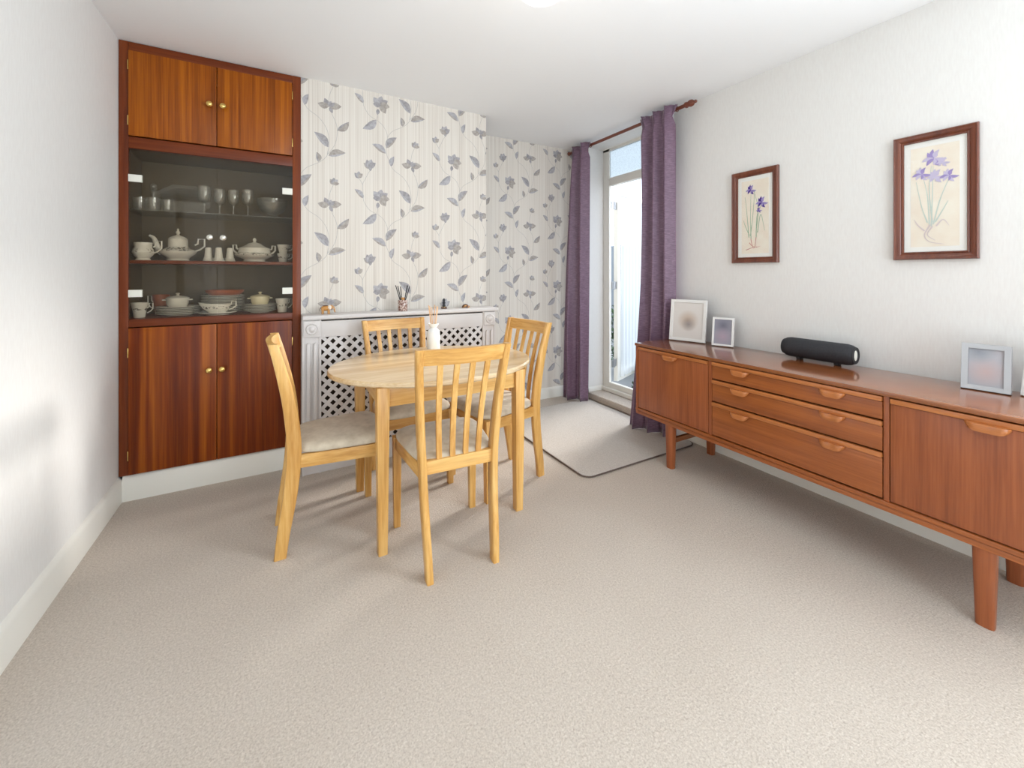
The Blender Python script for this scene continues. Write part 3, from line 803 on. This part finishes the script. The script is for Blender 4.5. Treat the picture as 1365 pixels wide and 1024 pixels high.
# glassware on the upper shelf
def goblet(lab, x, y, h, r):
    o = thing('wine_glass', lab, 'wine glass', (x, y, S3), 0, 'crystal glasses on the upper shelf')
    MB().lathe([(r * .95, 0), (r * .9, .003), (.006, .008)], n=20).build('foot', 'crystal', o)
    MB().lathe([(.005, .008), (.004, h * .3), (.007, h * .40)], n=10).build('stem', 'crystal', o)
    MB().lathe([(.006, h * .40), (r * .8, h * .50), (r, h * .70), (r * .92, h), (r * .88, h), (r * .93, h * .7), (r * .7, h * .52), (.002, h * .44)], n=20).build('glass_bowl', 'crystal', o)
goblet('crystal wine glass nearest the oval platter', -.405, 2.99, .165, .033)
goblet('crystal wine glass second from the oval platter', -.330, 2.99, .155, .031)
goblet('crystal wine glass third from the oval platter', -.262, 2.99, .155, .031)
goblet('crystal wine glass nearest the glass bowl', -.188, 2.99, .165, .033)
for i, (x, y) in enumerate(((-.690, 2.97), (-.628, 2.95), (-.575, 3.0))):
    tag(MB().lathe([(.026, 0), (.028, .004), (.032, .07), (.029, .07), (.025, .012), (.001, .010)], n=16).build('tumbler', 'crystal', None, loc=(x, y, S3)),
        ('cut glass tumbler at the far left of the upper shelf', 'cut glass tumbler second from the left on the upper shelf', 'cut glass tumbler in front of the leaning platter')[i], 'tumbler', 'cut glass tumblers')
pl = thing('glass_platter', 'large octagonal glass platter leaning on the cupboard back', 'platter', (-.53, 3.14, S3 + .002)); pl.rotation_euler = (math.radians(-14), 0, 0)
def octo(rx, rz, cz): return [(rx * math.cos(PI / 8 + k * PI / 4), cz + rz * math.sin(PI / 8 + k * PI / 4)) for k in range(8)]
MB().prism(octo(.115, .085, .098), -.002, .004, 'xz').build('platter_base', 'crystal', pl)
b = MB(); o1, o2 = octo(.145, .105, .098), octo(.118, .087, .098)
b.rings([[(q[0], -.010, q[1]) for q in o1], [(q[0], -.012, q[1]) for q in o2], [(q[0], .0, q[1]) for q in o2], [(q[0], -.006, q[1]) for q in o1], [(q[0], -.010, q[1]) for q in o1]], cap=False)
b.build('platter_rim', 'crystal', pl)
t = tag(MB().lathe([(.035, 0), (.038, .005), (.03, .014), (.065, .045), (.082, .085), (.086, .12), (.082, .12), (.076, .085), (.06, .05), (.001, .022)], n=28).build('glass_bowl', 'crystal', None, loc=(-.060, 3.02, S3)), 'large cut glass bowl at the right of the upper shelf', 'bowl')
t = thing('decanter', 'squat cut glass decanter behind the left tumblers', 'decanter', (-.655, 3.09, S3))
MB().lathe([(.034, 0), (.036, .006), (.036, .07), (.030, .085), (.012, .10), (.011, .13), (.016, .136), (.012, .136), (.0005, .12)], n=18).build('body', 'crystal', t)
MB().ball((0, 0, .155), (.016, .016, .022), 12, 8).build('stopper', 'crystal', t)

# ------------------------------------------------------------------ radiator cover
rc = thing('radiator_cover', 'pale grey radiator cover with diamond lattice panel', 'radiator cover', (.099, 2.700, 0))
RW = 1.275; RD = YC - 2.700 - .017
MB().box(-.0005, RW + .018, -.022, RD + .015, .919, .945, .008, 3).build('shelf_top', 'cover', rc)
MB().box(.102, RW - .102, .001, .016, .811, .909, .002).build('fascia', 'cover', rc)
MB().box(.102, RW - .102, .001, .016, .0, .13, .002).build('bottom_rail', 'cover', rc)
for xa in (0, RW - .018): MB().box(xa, xa + .018, .016, RD, 0, .918).build('side_panel', 'cover', rc)
for k, xa in enumerate((0, RW - .102)):
    MB().box(xa, xa + .012, -.004, .016, .0, .918).box(xa + .090, xa + .102, -.004, .016, 0, .918).box(xa + .012, xa + .090, .002, .016, 0, .918).build('pilaster', 'cover', rc)
    for fx in (.033, .070):
        MB().prism([(xa + fx - .010, .16), (xa + fx + .010, .16), (xa + fx + .010, .775), (xa + fx, .783), (xa + fx - .010, .775)], -.013, .003, 'xz', .006).build('flute', 'cover', rc)
    cb = MB().box(xa + .006, xa + .097, -.014, .002, .818, .914, .004).build('corner_block', 'cover', rc)
    MB().lathe([(.034, 0), (.034, -.005), (.030, -.009), (.025, -.004), (.019, -.004), (.015, -.010), (.006, -.013), (.0004, -.013)], (xa + .0515, -.014, .866), 24, axis='y').build('rosette', 'cover', cb)
# lattice: crossing diagonal strips clipped to the opening
def lattice(xa, xb, za, zb, pitch, wd):
    b = MB(); 
    n = int(((xb - xa) + (zb - za)) / pitch) + 2
    for layer, sg in ((0, 1), (1, -1)):
        for k in range(-n, n + 1):
            cx = k * pitch + (xa + xb) / 2
            d = Vector((sg, 1)).normalized(); nn = Vector((-d.y, d.x)) * wd / 2; c0 = Vector((cx, (za + zb) / 2)); Lh = 2.0
            q = [c0 - d * Lh - nn, c0 + d * Lh - nn, c0 + d * Lh + nn, c0 - d * Lh + nn]
            y0_ = .006 + layer * .003
            b.prism([(p.x, p.y) for p in q], y0_, y0_ + .004, 'xz')
    for co, no in (((xa, 0, 0), (-1, 0, 0)), ((xb, 0, 0), (1, 0, 0)), ((0, 0, za), (0, 0, -1)), ((0, 0, zb), (0, 0, 1))):
        bmesh.ops.bisect_plane(b.bm, geom=b.bm.verts[:] + b.bm.edges[:] + b.bm.faces[:], plane_co=co, plane_no=no, clear_outer=True)
    return b
tag(lattice(.100, RW - .100, .128, .813, .0626, .0205).build('lattice_panel', 'cover', rc, 0), kind='stuff')
MB().box(.02, RW - .02, .10, .115, .06, .90).build('back_board', 'dark', rc)  # dark sheet added as the shade seen through the lattice holes

# things on the shelf
SZ = .945
t = thing('elephant_figurine', 'small golden carved elephant on the radiator shelf', 'figurine', (.232, 2.765, SZ), math.radians(-12))
b = MB()
b.ball((0, 0, .036), (.028, .015, .017), 14, 10).ball((.030, 0, .042), (.014, .012, .014), 12, 8)
for lx, ly in ((-.018, -.008), (-.018, .008), (.016, -.008), (.016, .008)): b.tube([(lx, ly, .034), (lx, ly, .012), (lx + .001, ly, 0)], [.008, .0065, .0075], 8)
b.tube([(.040, 0, .044), (.048, 0, .032), (.050, 0, .016), (.054, 0, .008)], [.007, .0055, .004, .003], 8)
o = b.build('body', 'carved', t)
md = o.modifiers.new('fuse', 'REMESH'); md.mode = 'VOXEL'; md.voxel_size = .0018; md.use_smooth_shade = True
for sg in (-1, 1):
    MB().ball((.024, sg * .014, .042), (.010, .003, .013), 10, 8).build('ear', 'ivory', t)
    MB().tube([(.040, sg * .006, .036), (.050, sg * .007, .031)], [.0022, .0008], 6).build('tusk', 'ivory', t)
MB().tube([(-.027, 0, .042), (-.034, 0, .03), (-.034, 0, .016)], [.0025, .002, .0015], 6).build('tail', 'carved_dark', t)
MB().ball((-.004, 0, .051), (.017, .013, .004), 12, 6).build('saddle_cloth', 'carved_dark', t)
t = thing('reed_diffuser', 'patterned amber glass reed diffuser with black reeds', 'diffuser', (.700, 2.738, SZ))
MB().lathe([(.030, 0), (.032, .003), (.032, .070), (.029, .074), (.012, .076)], n=28).build('jar', 'amber', t)
MB().lathe([(.012, .074), (.013, .090), (.009, .091)], n=16).build('collar', 'carved', t)
for i, (dx, dy) in enumerate(((-.045, .01), (-.036, -.014), (-.012, .012), (.028, -.012), (.036, .012), (.046, -.004))):
    MB().tube([(dx * .10, dy * .2, .03), (dx, dy, .172 - .004 * (i % 3))], .0030, 6).build('reed', 'reed_black', t)
t = thing('bust_figurine', 'tiny black carved bust on a gold edged base', 'figurine', (.999, 2.765, SZ))
MB().box(-.018, .018, -.015, .015, 0, .014, .003).build('plinth', 'carved_dark', t)
MB().lathe([(.0175, .010), (.0185, .0125), (.0175, .0145)], n=4).build('gold_edge', 'brass', t)
b = MB(); b.lathe([(.010, .014), (.012, .022), (.008, .034), (.012, .042), (.008, .050), (.005, .053)], n=14, sy=.8).ball((0, -.001, .062), (.0095, .010, .012), 12, 8).ball((0, -.010, .060), (.002, .003, .003), 6, 5)
b.build('bust', 'ebony', t)
t = thing('tortoise_figurine', 'tiny brown domed tortoise at the right of the shelf', 'figurine', (1.166, 2.770, SZ))
MB().lathe([(.022, .004), (.023, .008), (.019, .018), (.012, .025), (.0004, .028)], n=16, sx=1.15).build('shell', 'carved_dark', t)
MB().ball((-.004, -.015, .013), (.014, .006, .008), 10, 7).ball((.027, 0, .009), (.008, .006, .006), 10, 7).build('body', 'carved', t)
for sx_ in (-.016, .016):
    for sy_ in (-.014, .014): MB().tube([(sx_, sy_, .008), (sx_ * 1.15, sy_ * 1.1, 0)], .005, 7).build('leg', 'carved', t)

# ------------------------------------------------------------------ dining table
TC = (.705, 2.08)
tb = thing('dining_table', 'oval pale wood dining table', 'table', (TC[0], TC[1], 0))
A_, B_ = .525, .42
prof = [(-.028, .712), (-.006, .712), (.0, .718), (.0, .729), (-.005, .736), (-.010, .737)]
rings = []
for off, z in prof:
    rings.append([((A_ + off) * math.cos(2 * PI * i / 72), (B_ + off) * math.sin(2 * PI * i / 72), z) for i in range(72)])
MB().rings(rings).build('tabletop', 'tabletop', tb, 30)
lx, ly = .335, .292
for sx_ in (-1, 1):
    for sy_ in (-1, 1):
        cx, cy = sx_ * lx, sy_ * ly; a, c = .027, .019
        MB().hull8([(cx - c, cy - c, 0), (cx + c, cy - c, 0), (cx + c, cy + c, 0), (cx - c, cy + c, 0), (cx - a, cy - a, .712), (cx + a, cy - a, .712), (cx + a, cy + a, .712), (cx - a, cy + a, .712)], .003).build('leg', 'beech_z', tb)
for sy_ in (-1, 1): MB().box(-lx + .027, lx - .027, sy_ * ly - .011, sy_ * ly + .011, .625, .711, .002).build('apron', 'beech_x', tb)
for sx_ in (-1, 1): MB().box(sx_ * lx - .011, sx_ * lx + .011, -ly + .027, ly - .027, .625, .711, .002).build('apron', 'beech_y', tb)

t = thing('bottle_diffuser', 'white frosted bottle with pale reeds on the dining table', 'diffuser', (.795, 2.385, .737))
MB().lathe([(.036, 0), (.039, .004), (.039, .098), (.036, .110), (.026, .122), (.018, .130), (.021, .136), (.031, .150), (.031, .157), (.026, .156), (.018, .134), (.001, .13)], n=30).build('bottle', 'bottle', t)
for i, (dx, dy) in enumerate(((-.030, .0), (-.020, .01), (-.014, -.01), (.012, .01), (.020, -.008), (.030, .006))):
    MB().tube([(dx * .45, dy * .5, .132), (dx, dy, .268 - .006 * (i % 3))], .0027, 6).build('reed', 'reed_pale', t)

# ------------------------------------------------------------------ chairs (face +y, rear feet at y=0)
def lerp_tab(tab, z):
    for (a, *va), (b_, *vb) in zip(tab, tab[1:]):
        if z <= b_: 
            u = (z - a) / (b_ - a); u = max(0, u)
            return [x + (y - x) * u for x, y in zip(va, vb)]
    return list(tab[-1][1:])
PT = [(0, -.002), (.10, .010), (.20, .026), (.30, .040), (.40, .048), (.48, .049), (.56, .043), (.64, .033), (.72, .018), (.80, 0.0), (.86, -.015), (.907, -.028)]
def post_y(z):
    p = bez([(a, b_) for a, b_ in PT], 60)
    for q, r in zip(p, p[1:]):
        if q.x <= z <= r.x + 1e-9: return q.y + (r.y - q.y) * (z - q.x) / max(r.x - q.x, 1e-9)
    return PT[-1][1]
def post_x(z): return .138 + .016 * min(z / .45, 1) + (.030 * max(0, z - .45) / .457)
def make_chair():
    t = thing('dining_chair', 'x', 'chair')
    for sg in (-1, 1):
        rings = []
        for i in range(25):
            z = .907 * i / 24
            dy = .023 + .005 * math.sin(PI * min(1, z / .9)) - .005 * max(0, z - .6) / .3
            dx = .0135; cx, cy = sg * post_x(z), post_y(z); e = .004
            zz = z
            rings.append([(cx - dx + e, cy - dy, zz), (cx + dx - e, cy - dy, zz), (cx + dx, cy - dy + e, zz), (cx + dx, cy + dy - e, zz), (cx + dx - e, cy + dy, zz), (cx - dx + e, cy + dy, zz), (cx - dx, cy + dy - e, zz), (cx - dx, cy - dy + e, zz)])
        MB().rings(rings).build('back_post', 'beech_z', t, 50)
    def bowed(z0, z1, th, bow, name, mt, ext=.0):
        b = MB(); rings = []
        for i in range(13):
            s = -1 + 2 * i / 12; ring = []
            for z, o in ((z0, -1), (z0, 1), (z1, 1), (z1, -1)):
                x = s * (post_x(z) - .0125 + ext); y = post_y(z) + o * th / 2 - bow * (1 - s * s)
                ring.append((x, y, z))
            rings.append(ring)
        return b.rings(rings).build(name, mt, t, 40)
    bowed(.842, .905, .022, .020, 'top_rail', 'beech_x')
    bowed(.395, .447, .022, .0, 'lower_back_rail', 'beech_x')
    for k in range(4):
        s = -1 + 2 * (k + 1) / 5; rings = []
        for i in range(13):
            z = .440 + (.850 - .440) * i / 12
            f_ = (z - .44) / .41
            x = s * (post_x(z) - .0135); y = post_y(z) - .020 * (1 - s * s) * f_ ** 1.5
            rings.append([(x - .011, y - .006, z), (x + .011, y - .006, z), (x + .011, y + .006, z), (x - .011, y + .006, z)])
        MB().rings(rings).build('slat', 'beech_z', t, 40)
    for sg in (-1, 1):
        a, c = .0195, .015; cx, cy = sg * .188, .408
        MB().hull8([(cx - c, cy - c, 0), (cx + c, cy - c, 0), (cx + c, cy + c, 0), (cx - c, cy + c, 0), (cx - a, cy - a, .428), (cx + a, cy - a, .428), (cx + a, cy + a, .428), (cx - a, cy + a, .428)], .003).build('front_leg', 'beech_z', t)
        xa, xb, ya, yb = sg * .152, sg * .190, .068, .392
        MB().hull8([(xa - .010, ya, .372), (xa + .010, ya, .372), (xb + .010, yb, .372), (xb - .010, yb, .372), (xa - .010, ya, .427), (xa + .010, ya, .427), (xb + .010, yb, .427), (xb - .010, yb, .427)], .002).build('side_rail', 'beech_y', t)
    MB().box(-.170, .170, .400, .420, .372, .427, .002).build('front_rail', 'beech_x', t)
    # padded seat: trapezoid with soft edges
    b = MB(); rings = []
    def seat_ring(ins, z, n=40):
        out = []
        for i in range(n):
            a = 2 * PI * i / n
            c, s_ = math.cos(a), math.sin(a)
            ex = .42
            px = math.copysign(abs(c) ** ex, c); py = math.copysign(abs(s_) ** ex, s_)
            y = .246 + py * (.198 - ins)
            wdt = .166 + (.212 - .166) * (y - .06) / .38
            out.append((px * (wdt - ins), y, z))
        return out
    for ins, z in ((.014, .427), (.002, .432), (.0, .441), (.004, .452), (.016, .462), (.045, .471), (.09, .477), (.14, .479)):
        rings.append(seat_ring(ins, z))
    b.rings(rings).build('seat_cushion', 'suede', t, 60)
    return t
ch = make_chair()
spots = [
    ('pale slat-back chair nearest the camera, seen from behind', (.633, 1.530), -3.5),
    ('pale slat-back chair at the left end of the table by the cupboard', (-.008, 2.105), -90),
    ('pale slat-back chair between the table and the radiator cover', (.618, 2.600), 180 + 4),
    ('pale slat-back chair at the right end of the table by the plum curtain', (1.310, 2.160), 90 + 8),
]
for i, (lab, (x, y), rz) in enumerate(spots):
    o = ch if i == 0 else copy_tree(ch)
    o.location = (x, y, 0); o.rotation_euler = (0, 0, math.radians(rz))
    tag(o, lab, 'chair', 'matching dining chairs')

# ------------------------------------------------------------------ door mat rug
rug = thing('rug', 'pale carpet rug with dark bound edge by the garden door', 'rug', (1.53, 1.848, 0))
def rrect(x0, x1, y0, y1, r, n=6):
    out = []
    for cx, cy, a0 in ((x1 - r, y1 - r, 0), (x0 + r, y1 - r, 90), (x0 + r, y0 + r, 180), (x1 - r, y0 + r, 270)):
        for k in range(n + 1):
            a = math.radians(a0 + 90 * k / n); out.append((cx + r * math.cos(a), cy + r * math.sin(a)))
    return out
RX, RY = .985, 1.17
MB().prism(rrect(.004, RX - .004, .004, RY - .004, .06), .0005, .011, 'xy').build('rug_pile', 'mat', rug)
path = rrect(0, RX, 0, RY, .062); path = [(q[0], q[1], .006) for q in path] + [(path[0][0], path[0][1], .006)]
MB().tube(path, .0042, 8).build('binding', 'binding', rug)

# ------------------------------------------------------------------ sideboard
SB = thing('sideboard', 'long teak sideboard with three drawers between two cupboards', 'sideboard', (2.05, .135, 0))
SL = 1.828; SD = .452
MB().box(-.008, SD, -.004, SL + .004, .717, .735, .004, 3).build('top', 'teak_top', SB)
for y in (0, SL - .018): MB().box(.0, SD - .004, y, y + .018, .272, .717, .002).build('end_panel', 'teak_v', SB)
MB().box(.012, SD - .004, .018, SL - .018, .286, .304).build('bottom_panel', 'teak_h', SB)
MB().box(-.004, .014, .0, SL, .290, .308, .004).build('base_rail', 'teak_h', SB)
MB().box(.002, .020, .0, SL, .266, .288, .004).build('base_rail', 'teak_h', SB)
MB().box(SD - .012, SD - .004, .018, SL - .018, .304, .717).build('back_panel', 'teak_h', SB)
yd0, yd1 = .535, 1.287   # dividers
for y in (yd0, yd1): MB().box(.002, SD - .012, y - .009, y + .009, .306, .717, .001).build('divider', 'teak_v', SB)
def pull(parent, yc, z, wd=.088, mt='teak_edge'):
    """scooped wooden lip pull hanging from a top rail; long axis y, proud towards -x"""
    b = MB(); rings = []
    n = 14
    for i in range(n + 1):
        s = -1 + 2 * i / n
        y = yc + s * wd / 2
        e = (1 - abs(s) ** 5)
        drop = .010 + .018 * e; out = .010 + .016 * e; sc = .006 * math.exp(-(s * 2.2) ** 2)
        rings.append([(.002, y, z), (-out + sc, y, z - .001), (-out - .002 + sc * .3, y, z - drop * .55), (-out + .004, y, z - drop), (.002, y, z - drop + .003)])
    b.rings(rings)
    return b.build('handle', mt, parent, 50)
def sdoor(ya, yb):
    d = MB().box(.002, .020, ya, yb, .312, .690, .001).build('door', 'teak_v', SB)
    MB().box(-.006, .018, ya, yb, .692, .712, .004).build('lip_rail', 'teak_edge', d)
    pull(d, (ya + yb) / 2, .694, .104)
sdoor(.021, yd0 - .012); sdoor(yd1 + .012, SL - .021)
for za, zb in ((.622, .713), (.499, .615), (.314, .492)):
    d = MB().box(.002, .020, yd0 + .012, yd1 - .012, za, zb - .022, .001).build('drawer', 'teak_h', SB)
    MB().box(-.006, .018, yd0 + .012, yd1 - .012, zb - .020, zb, .004).build('lip_rail', 'teak_edge', d)
    for yy in (.714, 1.118): pull(d, yy, zb - .018, .092)
for lx_ in (.034, .424):
    for ly_ in (.284, 1.574):
        rings = []
        for k in range(7):
            u = k / 6; z = .268 * u
            rx, ry = .020 + .006 * u, .023 + .007 * u
            rings.append([(lx_ + rx * math.copysign(abs(math.cos(a)) ** .6, math.cos(a)), ly_ + ry * math.copysign(abs(math.sin(a)) ** .6, math.sin(a)), z) for a in [2 * PI * j / 20 for j in range(20)]])
        MB().rings(rings).build('leg', 'teak_v', SB, 60)
MB().box(.05, .41, 1.562, 1.586, .150, .180, .006).build('stretcher', 'teak_top', SB)

# ------------------------------------------------------------------ frames and speaker on the sideboard
ST = .735
def blur_mat(name, base, spots_):
    m = mat(name, base, 0.5)
    tc = N(m, 'ShaderNodeTexCoord'); cur = base
    for (cx, cz, r, col) in spots_:
        mp = N(m, 'ShaderNodeMapping'); mp.vector_type = 'POINT'
        mp.inputs['Location'].default_value = (-cx / r, 0, -cz / r); mp.inputs['Scale'].default_value = (1 / r, 0.0, 1 / r)
        L(m, tc.outputs['Object'], mp.inputs['Vector'])
        g = N(m, 'ShaderNodeTexGradient', gradient_type='SPHERICAL'); L(m, mp.outputs[0], g.inputs['Vector'])
        cur = mixc(m, g.outputs['Fac'], cur, col)
    L(m, cur, m.node_tree.nodes['Principled BSDF'].inputs['Base Color'])
    return m
def photo_frame(lab, p_left, p_right, hgt, border, mt, pic, lean=10, glass=True):
    a, c = Vector(p_left), Vector(p_right); d = c - a; wd = d.length
    rz = math.atan2(d.y, d.x)
    mid = (a + c) / 2
    t = thing('photo_frame', lab, 'photo frame', (mid.x, mid.y, ST), rz, 'photo frames on the sideboard')
    lr = math.radians(-lean)
    body = []
    hw = wd / 2; g = border
    b = MB()
    o_, i_ = [(-hw, 0), (hw, 0), (hw, hgt), (-hw, hgt)], [(-hw + g, g), (hw - g, g), (hw - g, hgt - g), (-hw + g, hgt - g)]
    b.rings([[(x, .012, z) for x, z in o_], [(x, 0, z) for x, z in o_], [(x * .985, -.003, g * .08 + z * .985) for x, z in o_], [(x, -.002, z) for x, z in i_], [(x, .008, z) for x, z in i_]], cap=False)
    f = b.build('frame_moulding', mt, t, 25); f.rotation_euler = (lr, 0, 0)
    f.location.z = .002
    p = MB().box(-hw + g * .9, hw - g * .9, .004, .008, g * .9, hgt - g * .9).build('photograph', pic, t); p.rotation_euler = (lr, 0, 0); p.location.z = .002
    k = MB().box(-hw + .003, hw - .003, .0085, .0125, .003, hgt - .003).build('back_board', 'easel', t); k.rotation_euler = (lr, 0, 0); k.location.z = .002
    s_ = MB(); yb = .30 * hgt
    s_.hull8([(-.022, yb, 0), (.022, yb, 0), (.022, yb + .004, 0), (-.022, yb + .004, 0), (-.014, .016 + .11 * hgt, hgt * .62), (.014, .016 + .11 * hgt, hgt * .62), (.014, .020 + .11 * hgt, hgt * .62), (-.014, .020 + .11 * hgt, hgt * .62)])
    s_.build('easel_leg', 'easel', t)
    return t
g1 = blur_mat('blurred_photo_pale', lin(218, 212, 206), [(0, .14, .075, lin(186, 160, 136)), (.005, .115, .05, lin(150, 142, 140))])
g2 = blur_mat('blurred_photo_mauve', lin(150, 148, 158), [(.0, .13, .06, lin(106, 104, 118)), (0, .06, .06, lin(170, 150, 164))])
g3 = blur_mat('blurred_photo_silver', lin(176, 175, 180), [(0, .075, .06, lin(190, 168, 166)), (-.02, .15, .05, lin(140, 146, 154))])
photo_frame('large white photo frame nearest the curtain on the sideboard', (2.352, 1.945), (2.418, 1.712), .282, .020, 'pearl', g1, 8)
photo_frame('small silver-white photo frame beside the large white frame', (2.400, 1.654), (2.440, 1.534), .180, .012, 'pearl', g2, 9)
photo_frame('silver photo frame at the right end of the sideboard', (2.380, .546), (2.392, .416), .182, .019, 'silver', g3, 9)
photo_frame('white photo frame cut off at the right image edge', (2.425, .400), (2.395, .270), .175, .016, 'pearl', g2, 12)

spk = thing('bluetooth_speaker', 'black cylindrical portable speaker on the sideboard', 'speaker', (2.432, 1.07, ST))
r = .052; zc = .060
MB().lathe([(r * .62, -.160), (r * .80, -.158), (r * .93, -.146), (r, -.128), (r, .128), (r * .93, .146), (r * .80, .158), (r * .62, .160)], (0, 0, zc), 36, axis='y').build('body', 'speaker', spk)
for y in (-.160, .160):
    sg = -1 if y < 0 else 1
    MB().lathe([(r * .80, 0), (r * .78, sg * .003), (r * .62, sg * .003), (r * .58, -sg * .004), (.0004, -sg * .004)], (0, y - sg * .001, zc), 32, axis='y').build('end_cap', 'rubber', spk)
MB().lathe([(.020, 0), (.020, -.003), (.018, -.004), (.0004, -.004)], (0, -.158, zc), 24, axis='y', sx=.75, sy=1.25).build('end_badge', 'whiteplastic', spk)
for y in (-.086, .086): MB().box(-.020, .020, y - .010, y + .010, 0, .014, .004).build('foot', 'rubber', spk)

# ------------------------------------------------------------------ pictures on the right wall
def picture(label, y0, y1, z0, z1, seed, pale):
    wd, hg = y1 - y0, z1 - z0
    # local x runs left to right as seen from the room, wall normal is -y after rotation
    t = thing('framed_picture', label, 'picture', (XR - .002, (y0 + y1) / 2, z0), -PI / 2, 'framed iris prints')
    hw = wd / 2; fw = .036
    def rect(i): return [(-hw + i, i), (hw - i, i), (hw - i, hg - i), (-hw + i, hg - i)]
    b = MB()
    b.rings([[(x, y, z) for x, z in rect(i)] for i, y in ((0, -.001), (0, -.018), (.004, -.024), (.010, -.020), (.014, -.019), (.022, -.016), (.027, -.011), (.030, -.013), (.034, -.012), (fw, -.006))], cap=False)
    b.build('frame_moulding', 'picframe', t, 25)
    MB().box(-hw + .03, hw - .03, -.004, -.001, .03, hg - .03).build('mount', 'mount', t)
    ax, az0, az1 = hw - fw - .022, fw + .022, hg - fw - .025
    MB().box(-ax, ax, -.0048, -.004, az0, az1).build('print_paper', 'art', t)
    art = bmesh.new(); AM = ['iris_leaf_pale' if pale else 'iris_leaf', 'iris_pale' if pale else 'iris_dark', 'iris_pale' if pale else 'iris_mid', 'iris_root_pale' if pale else 'iris_root', 'iris_mid']
    cnt = [0]
    aw, ah = 2 * ax, az1 - az0
    def P(u, v): return Vector((-ax + u * aw, az0 + v * ah))
    def poly(pts, mi):
        cnt[0] += 1
        f = art.faces.new([art.verts.new((q[0], -.0050 - cnt[0] * .000012, q[1])) for q in pts]); f.material_index = mi
    def stroke(pts, w0, w1, mi):
        path = bez([P(*p) for p in pts], 14); n_ = len(path)
        for i in range(n_ - 1):
            d = (path[i + 1] - path[i]).normalized(); nn = Vector((-d.y, d.x))
            wa = (w0 + (w1 - w0) * i / n_) * .5; wb = (w0 + (w1 - w0) * (i + 1) / n_) * .5
            poly([path[i] - nn * wa, path[i + 1] - nn * wb, path[i + 1] + nn * wb, path[i] + nn * wa], mi)
    def iris(u, v, sc, cols):
        c = P(u, v)
        for ang, ln, mi in ((95, 1.0, cols[0]), (65, .95, cols[1]), (125, .9, cols[0]), (80, .7, cols[1]), (-12, 1.0, cols[1]), (192, 1.0, cols[1]), (-60, 1.0, cols[0]), (-95, .7, cols[1]), (-130, .9, cols[0])):
            a = math.radians(ang); tip = c + Vector((math.cos(a), math.sin(a))) * .034 * sc * ln
            poly(leaf_outline(c, tip, .40, .14 if ang % 2 else -.12), mi)
    if not pale:
        for pts in ([(.36, .20), (.34, .5), (.36, .84)], [(.55, .22), (.58, .5), (.75, .66)], [(.28, .22), (.22, .5), (.14, .78)], [(.34, .24), (.44, .56), (.50, .86)], [(.55, .28), (.62, .6), (.48, .84)], [(.3, .25), (.15, .38), (.08, .46)], [(.6, .28), (.72, .52), (.86, .30)]):
            stroke(pts, .0045, .0014, 0)
        iris(.36, .87, 1.0, (1, 4)); iris(.76, .68, 1.15, (1, 4)); iris(.66, .58, .55, (1, 4))
        for pts in ([(.36, .20), (.40, .12), (.46, .07)], [(.55, .22), (.52, .12), (.48, .07)], [(.3, .15), (.42, .10), (.6, .08)], [(.18, .05), (.42, .08), (.7, .09)]): stroke(pts, .004, .0012, 3)
    else:
        for pts in ([(.40, .22), (.36, .5), (.26, .72)], [(.44, .20), (.46, .5), (.48, .80)], [(.48, .22), (.62, .46), (.80, .66)], [(.36, .24), (.24, .4), (.12, .66)], [(.46, .24), (.40, .55), (.44, .80)], [(.52, .24), (.68, .36), (.78, .44)]):
            stroke(pts, .0055, .0016, 0)
        iris(.50, .87, 1.25, (4, 2)); iris(.24, .73, 1.0, (2, 4)); iris(.54, .69, 1.0, (2, 2)); iris(.80, .68, .95, (2, 4)); iris(.68, .82, .7, (2, 2))
        for pts in ([(.42, .22), (.30, .12), (.40, .05), (.70, .02)], [(.46, .20), (.36, .12), (.52, .06)], [(.3, .16), (.16, .22), (.08, .28)], [(.54, .2), (.68, .26), (.8, .2)]): stroke(pts, .006, .0015, 3)
    for f in art.faces:
        f.normal_update()
        if f.normal.y > 0: f.normal_flip()
    me = bpy.data.meshes.new('iris_print'); art.to_mesh(me); art.free()
    for x in AM: me.materials.append(MT[x])
    o = bpy.data.objects.new('iris_print', me); COL.objects.link(o); o.parent = t
    MB().box(-hw + .033, hw - .033, -.0085, -.007, .033, hg - .033).build('picture_glass', 'picture_glass', t)
picture('framed iris print with deep violet blooms, nearer the curtain', 1.318, 1.600, 1.262, 1.836, 1, False)
picture('framed pale lilac iris print, hung to the right of the other print', .527, .800, 1.259, 1.831, 2, True)

# ------------------------------------------------------------------ ceiling lamp
lamp = thing('ceiling_lamp', 'white glass ceiling lamp with a lit bulb', 'ceiling lamp', (.81, 1.225, H))
MB().lathe([(.055, 0), (.055, -.012), (.040, -.022), (.012, -.028)], n=28).build('ceiling_rose', 'gloss', lamp)
MB().tube([(0, 0, -.025), (0, 0, -.09)], .009, 10).build('stem', 'gloss', lamp)
b = MB(); b.lathe([(.020, -.085), (.030, -.092), (.045, -.110), (.058, -.140), (.064, -.175), (.074, -.205), (.079, -.215), (.076, -.217), (.070, -.206), (.060, -.175), (.054, -.140), (.041, -.112), (.026, -.096)], n=40, cap=False)
b.build('glass_shade', 'shade', lamp, 60)
MB().lathe([(.013, -.095), (.013, -.115), (.020, -.135), (.028, -.158), (.027, -.178), (.016, -.194), (.0004, -.198)], n=20).build('bulb', 'bulb', lamp)
ld = bpy.data.lights.new('bulb_light', 'POINT'); ld.energy = 3.0; ld.color = (1.0, 0.95, 0.88); ld.shadow_soft_size = .05
lo = bpy.data.objects.new('bulb_light', ld); COL.objects.link(lo); lo.parent = lamp; lo.location = (0, 0, -.38)
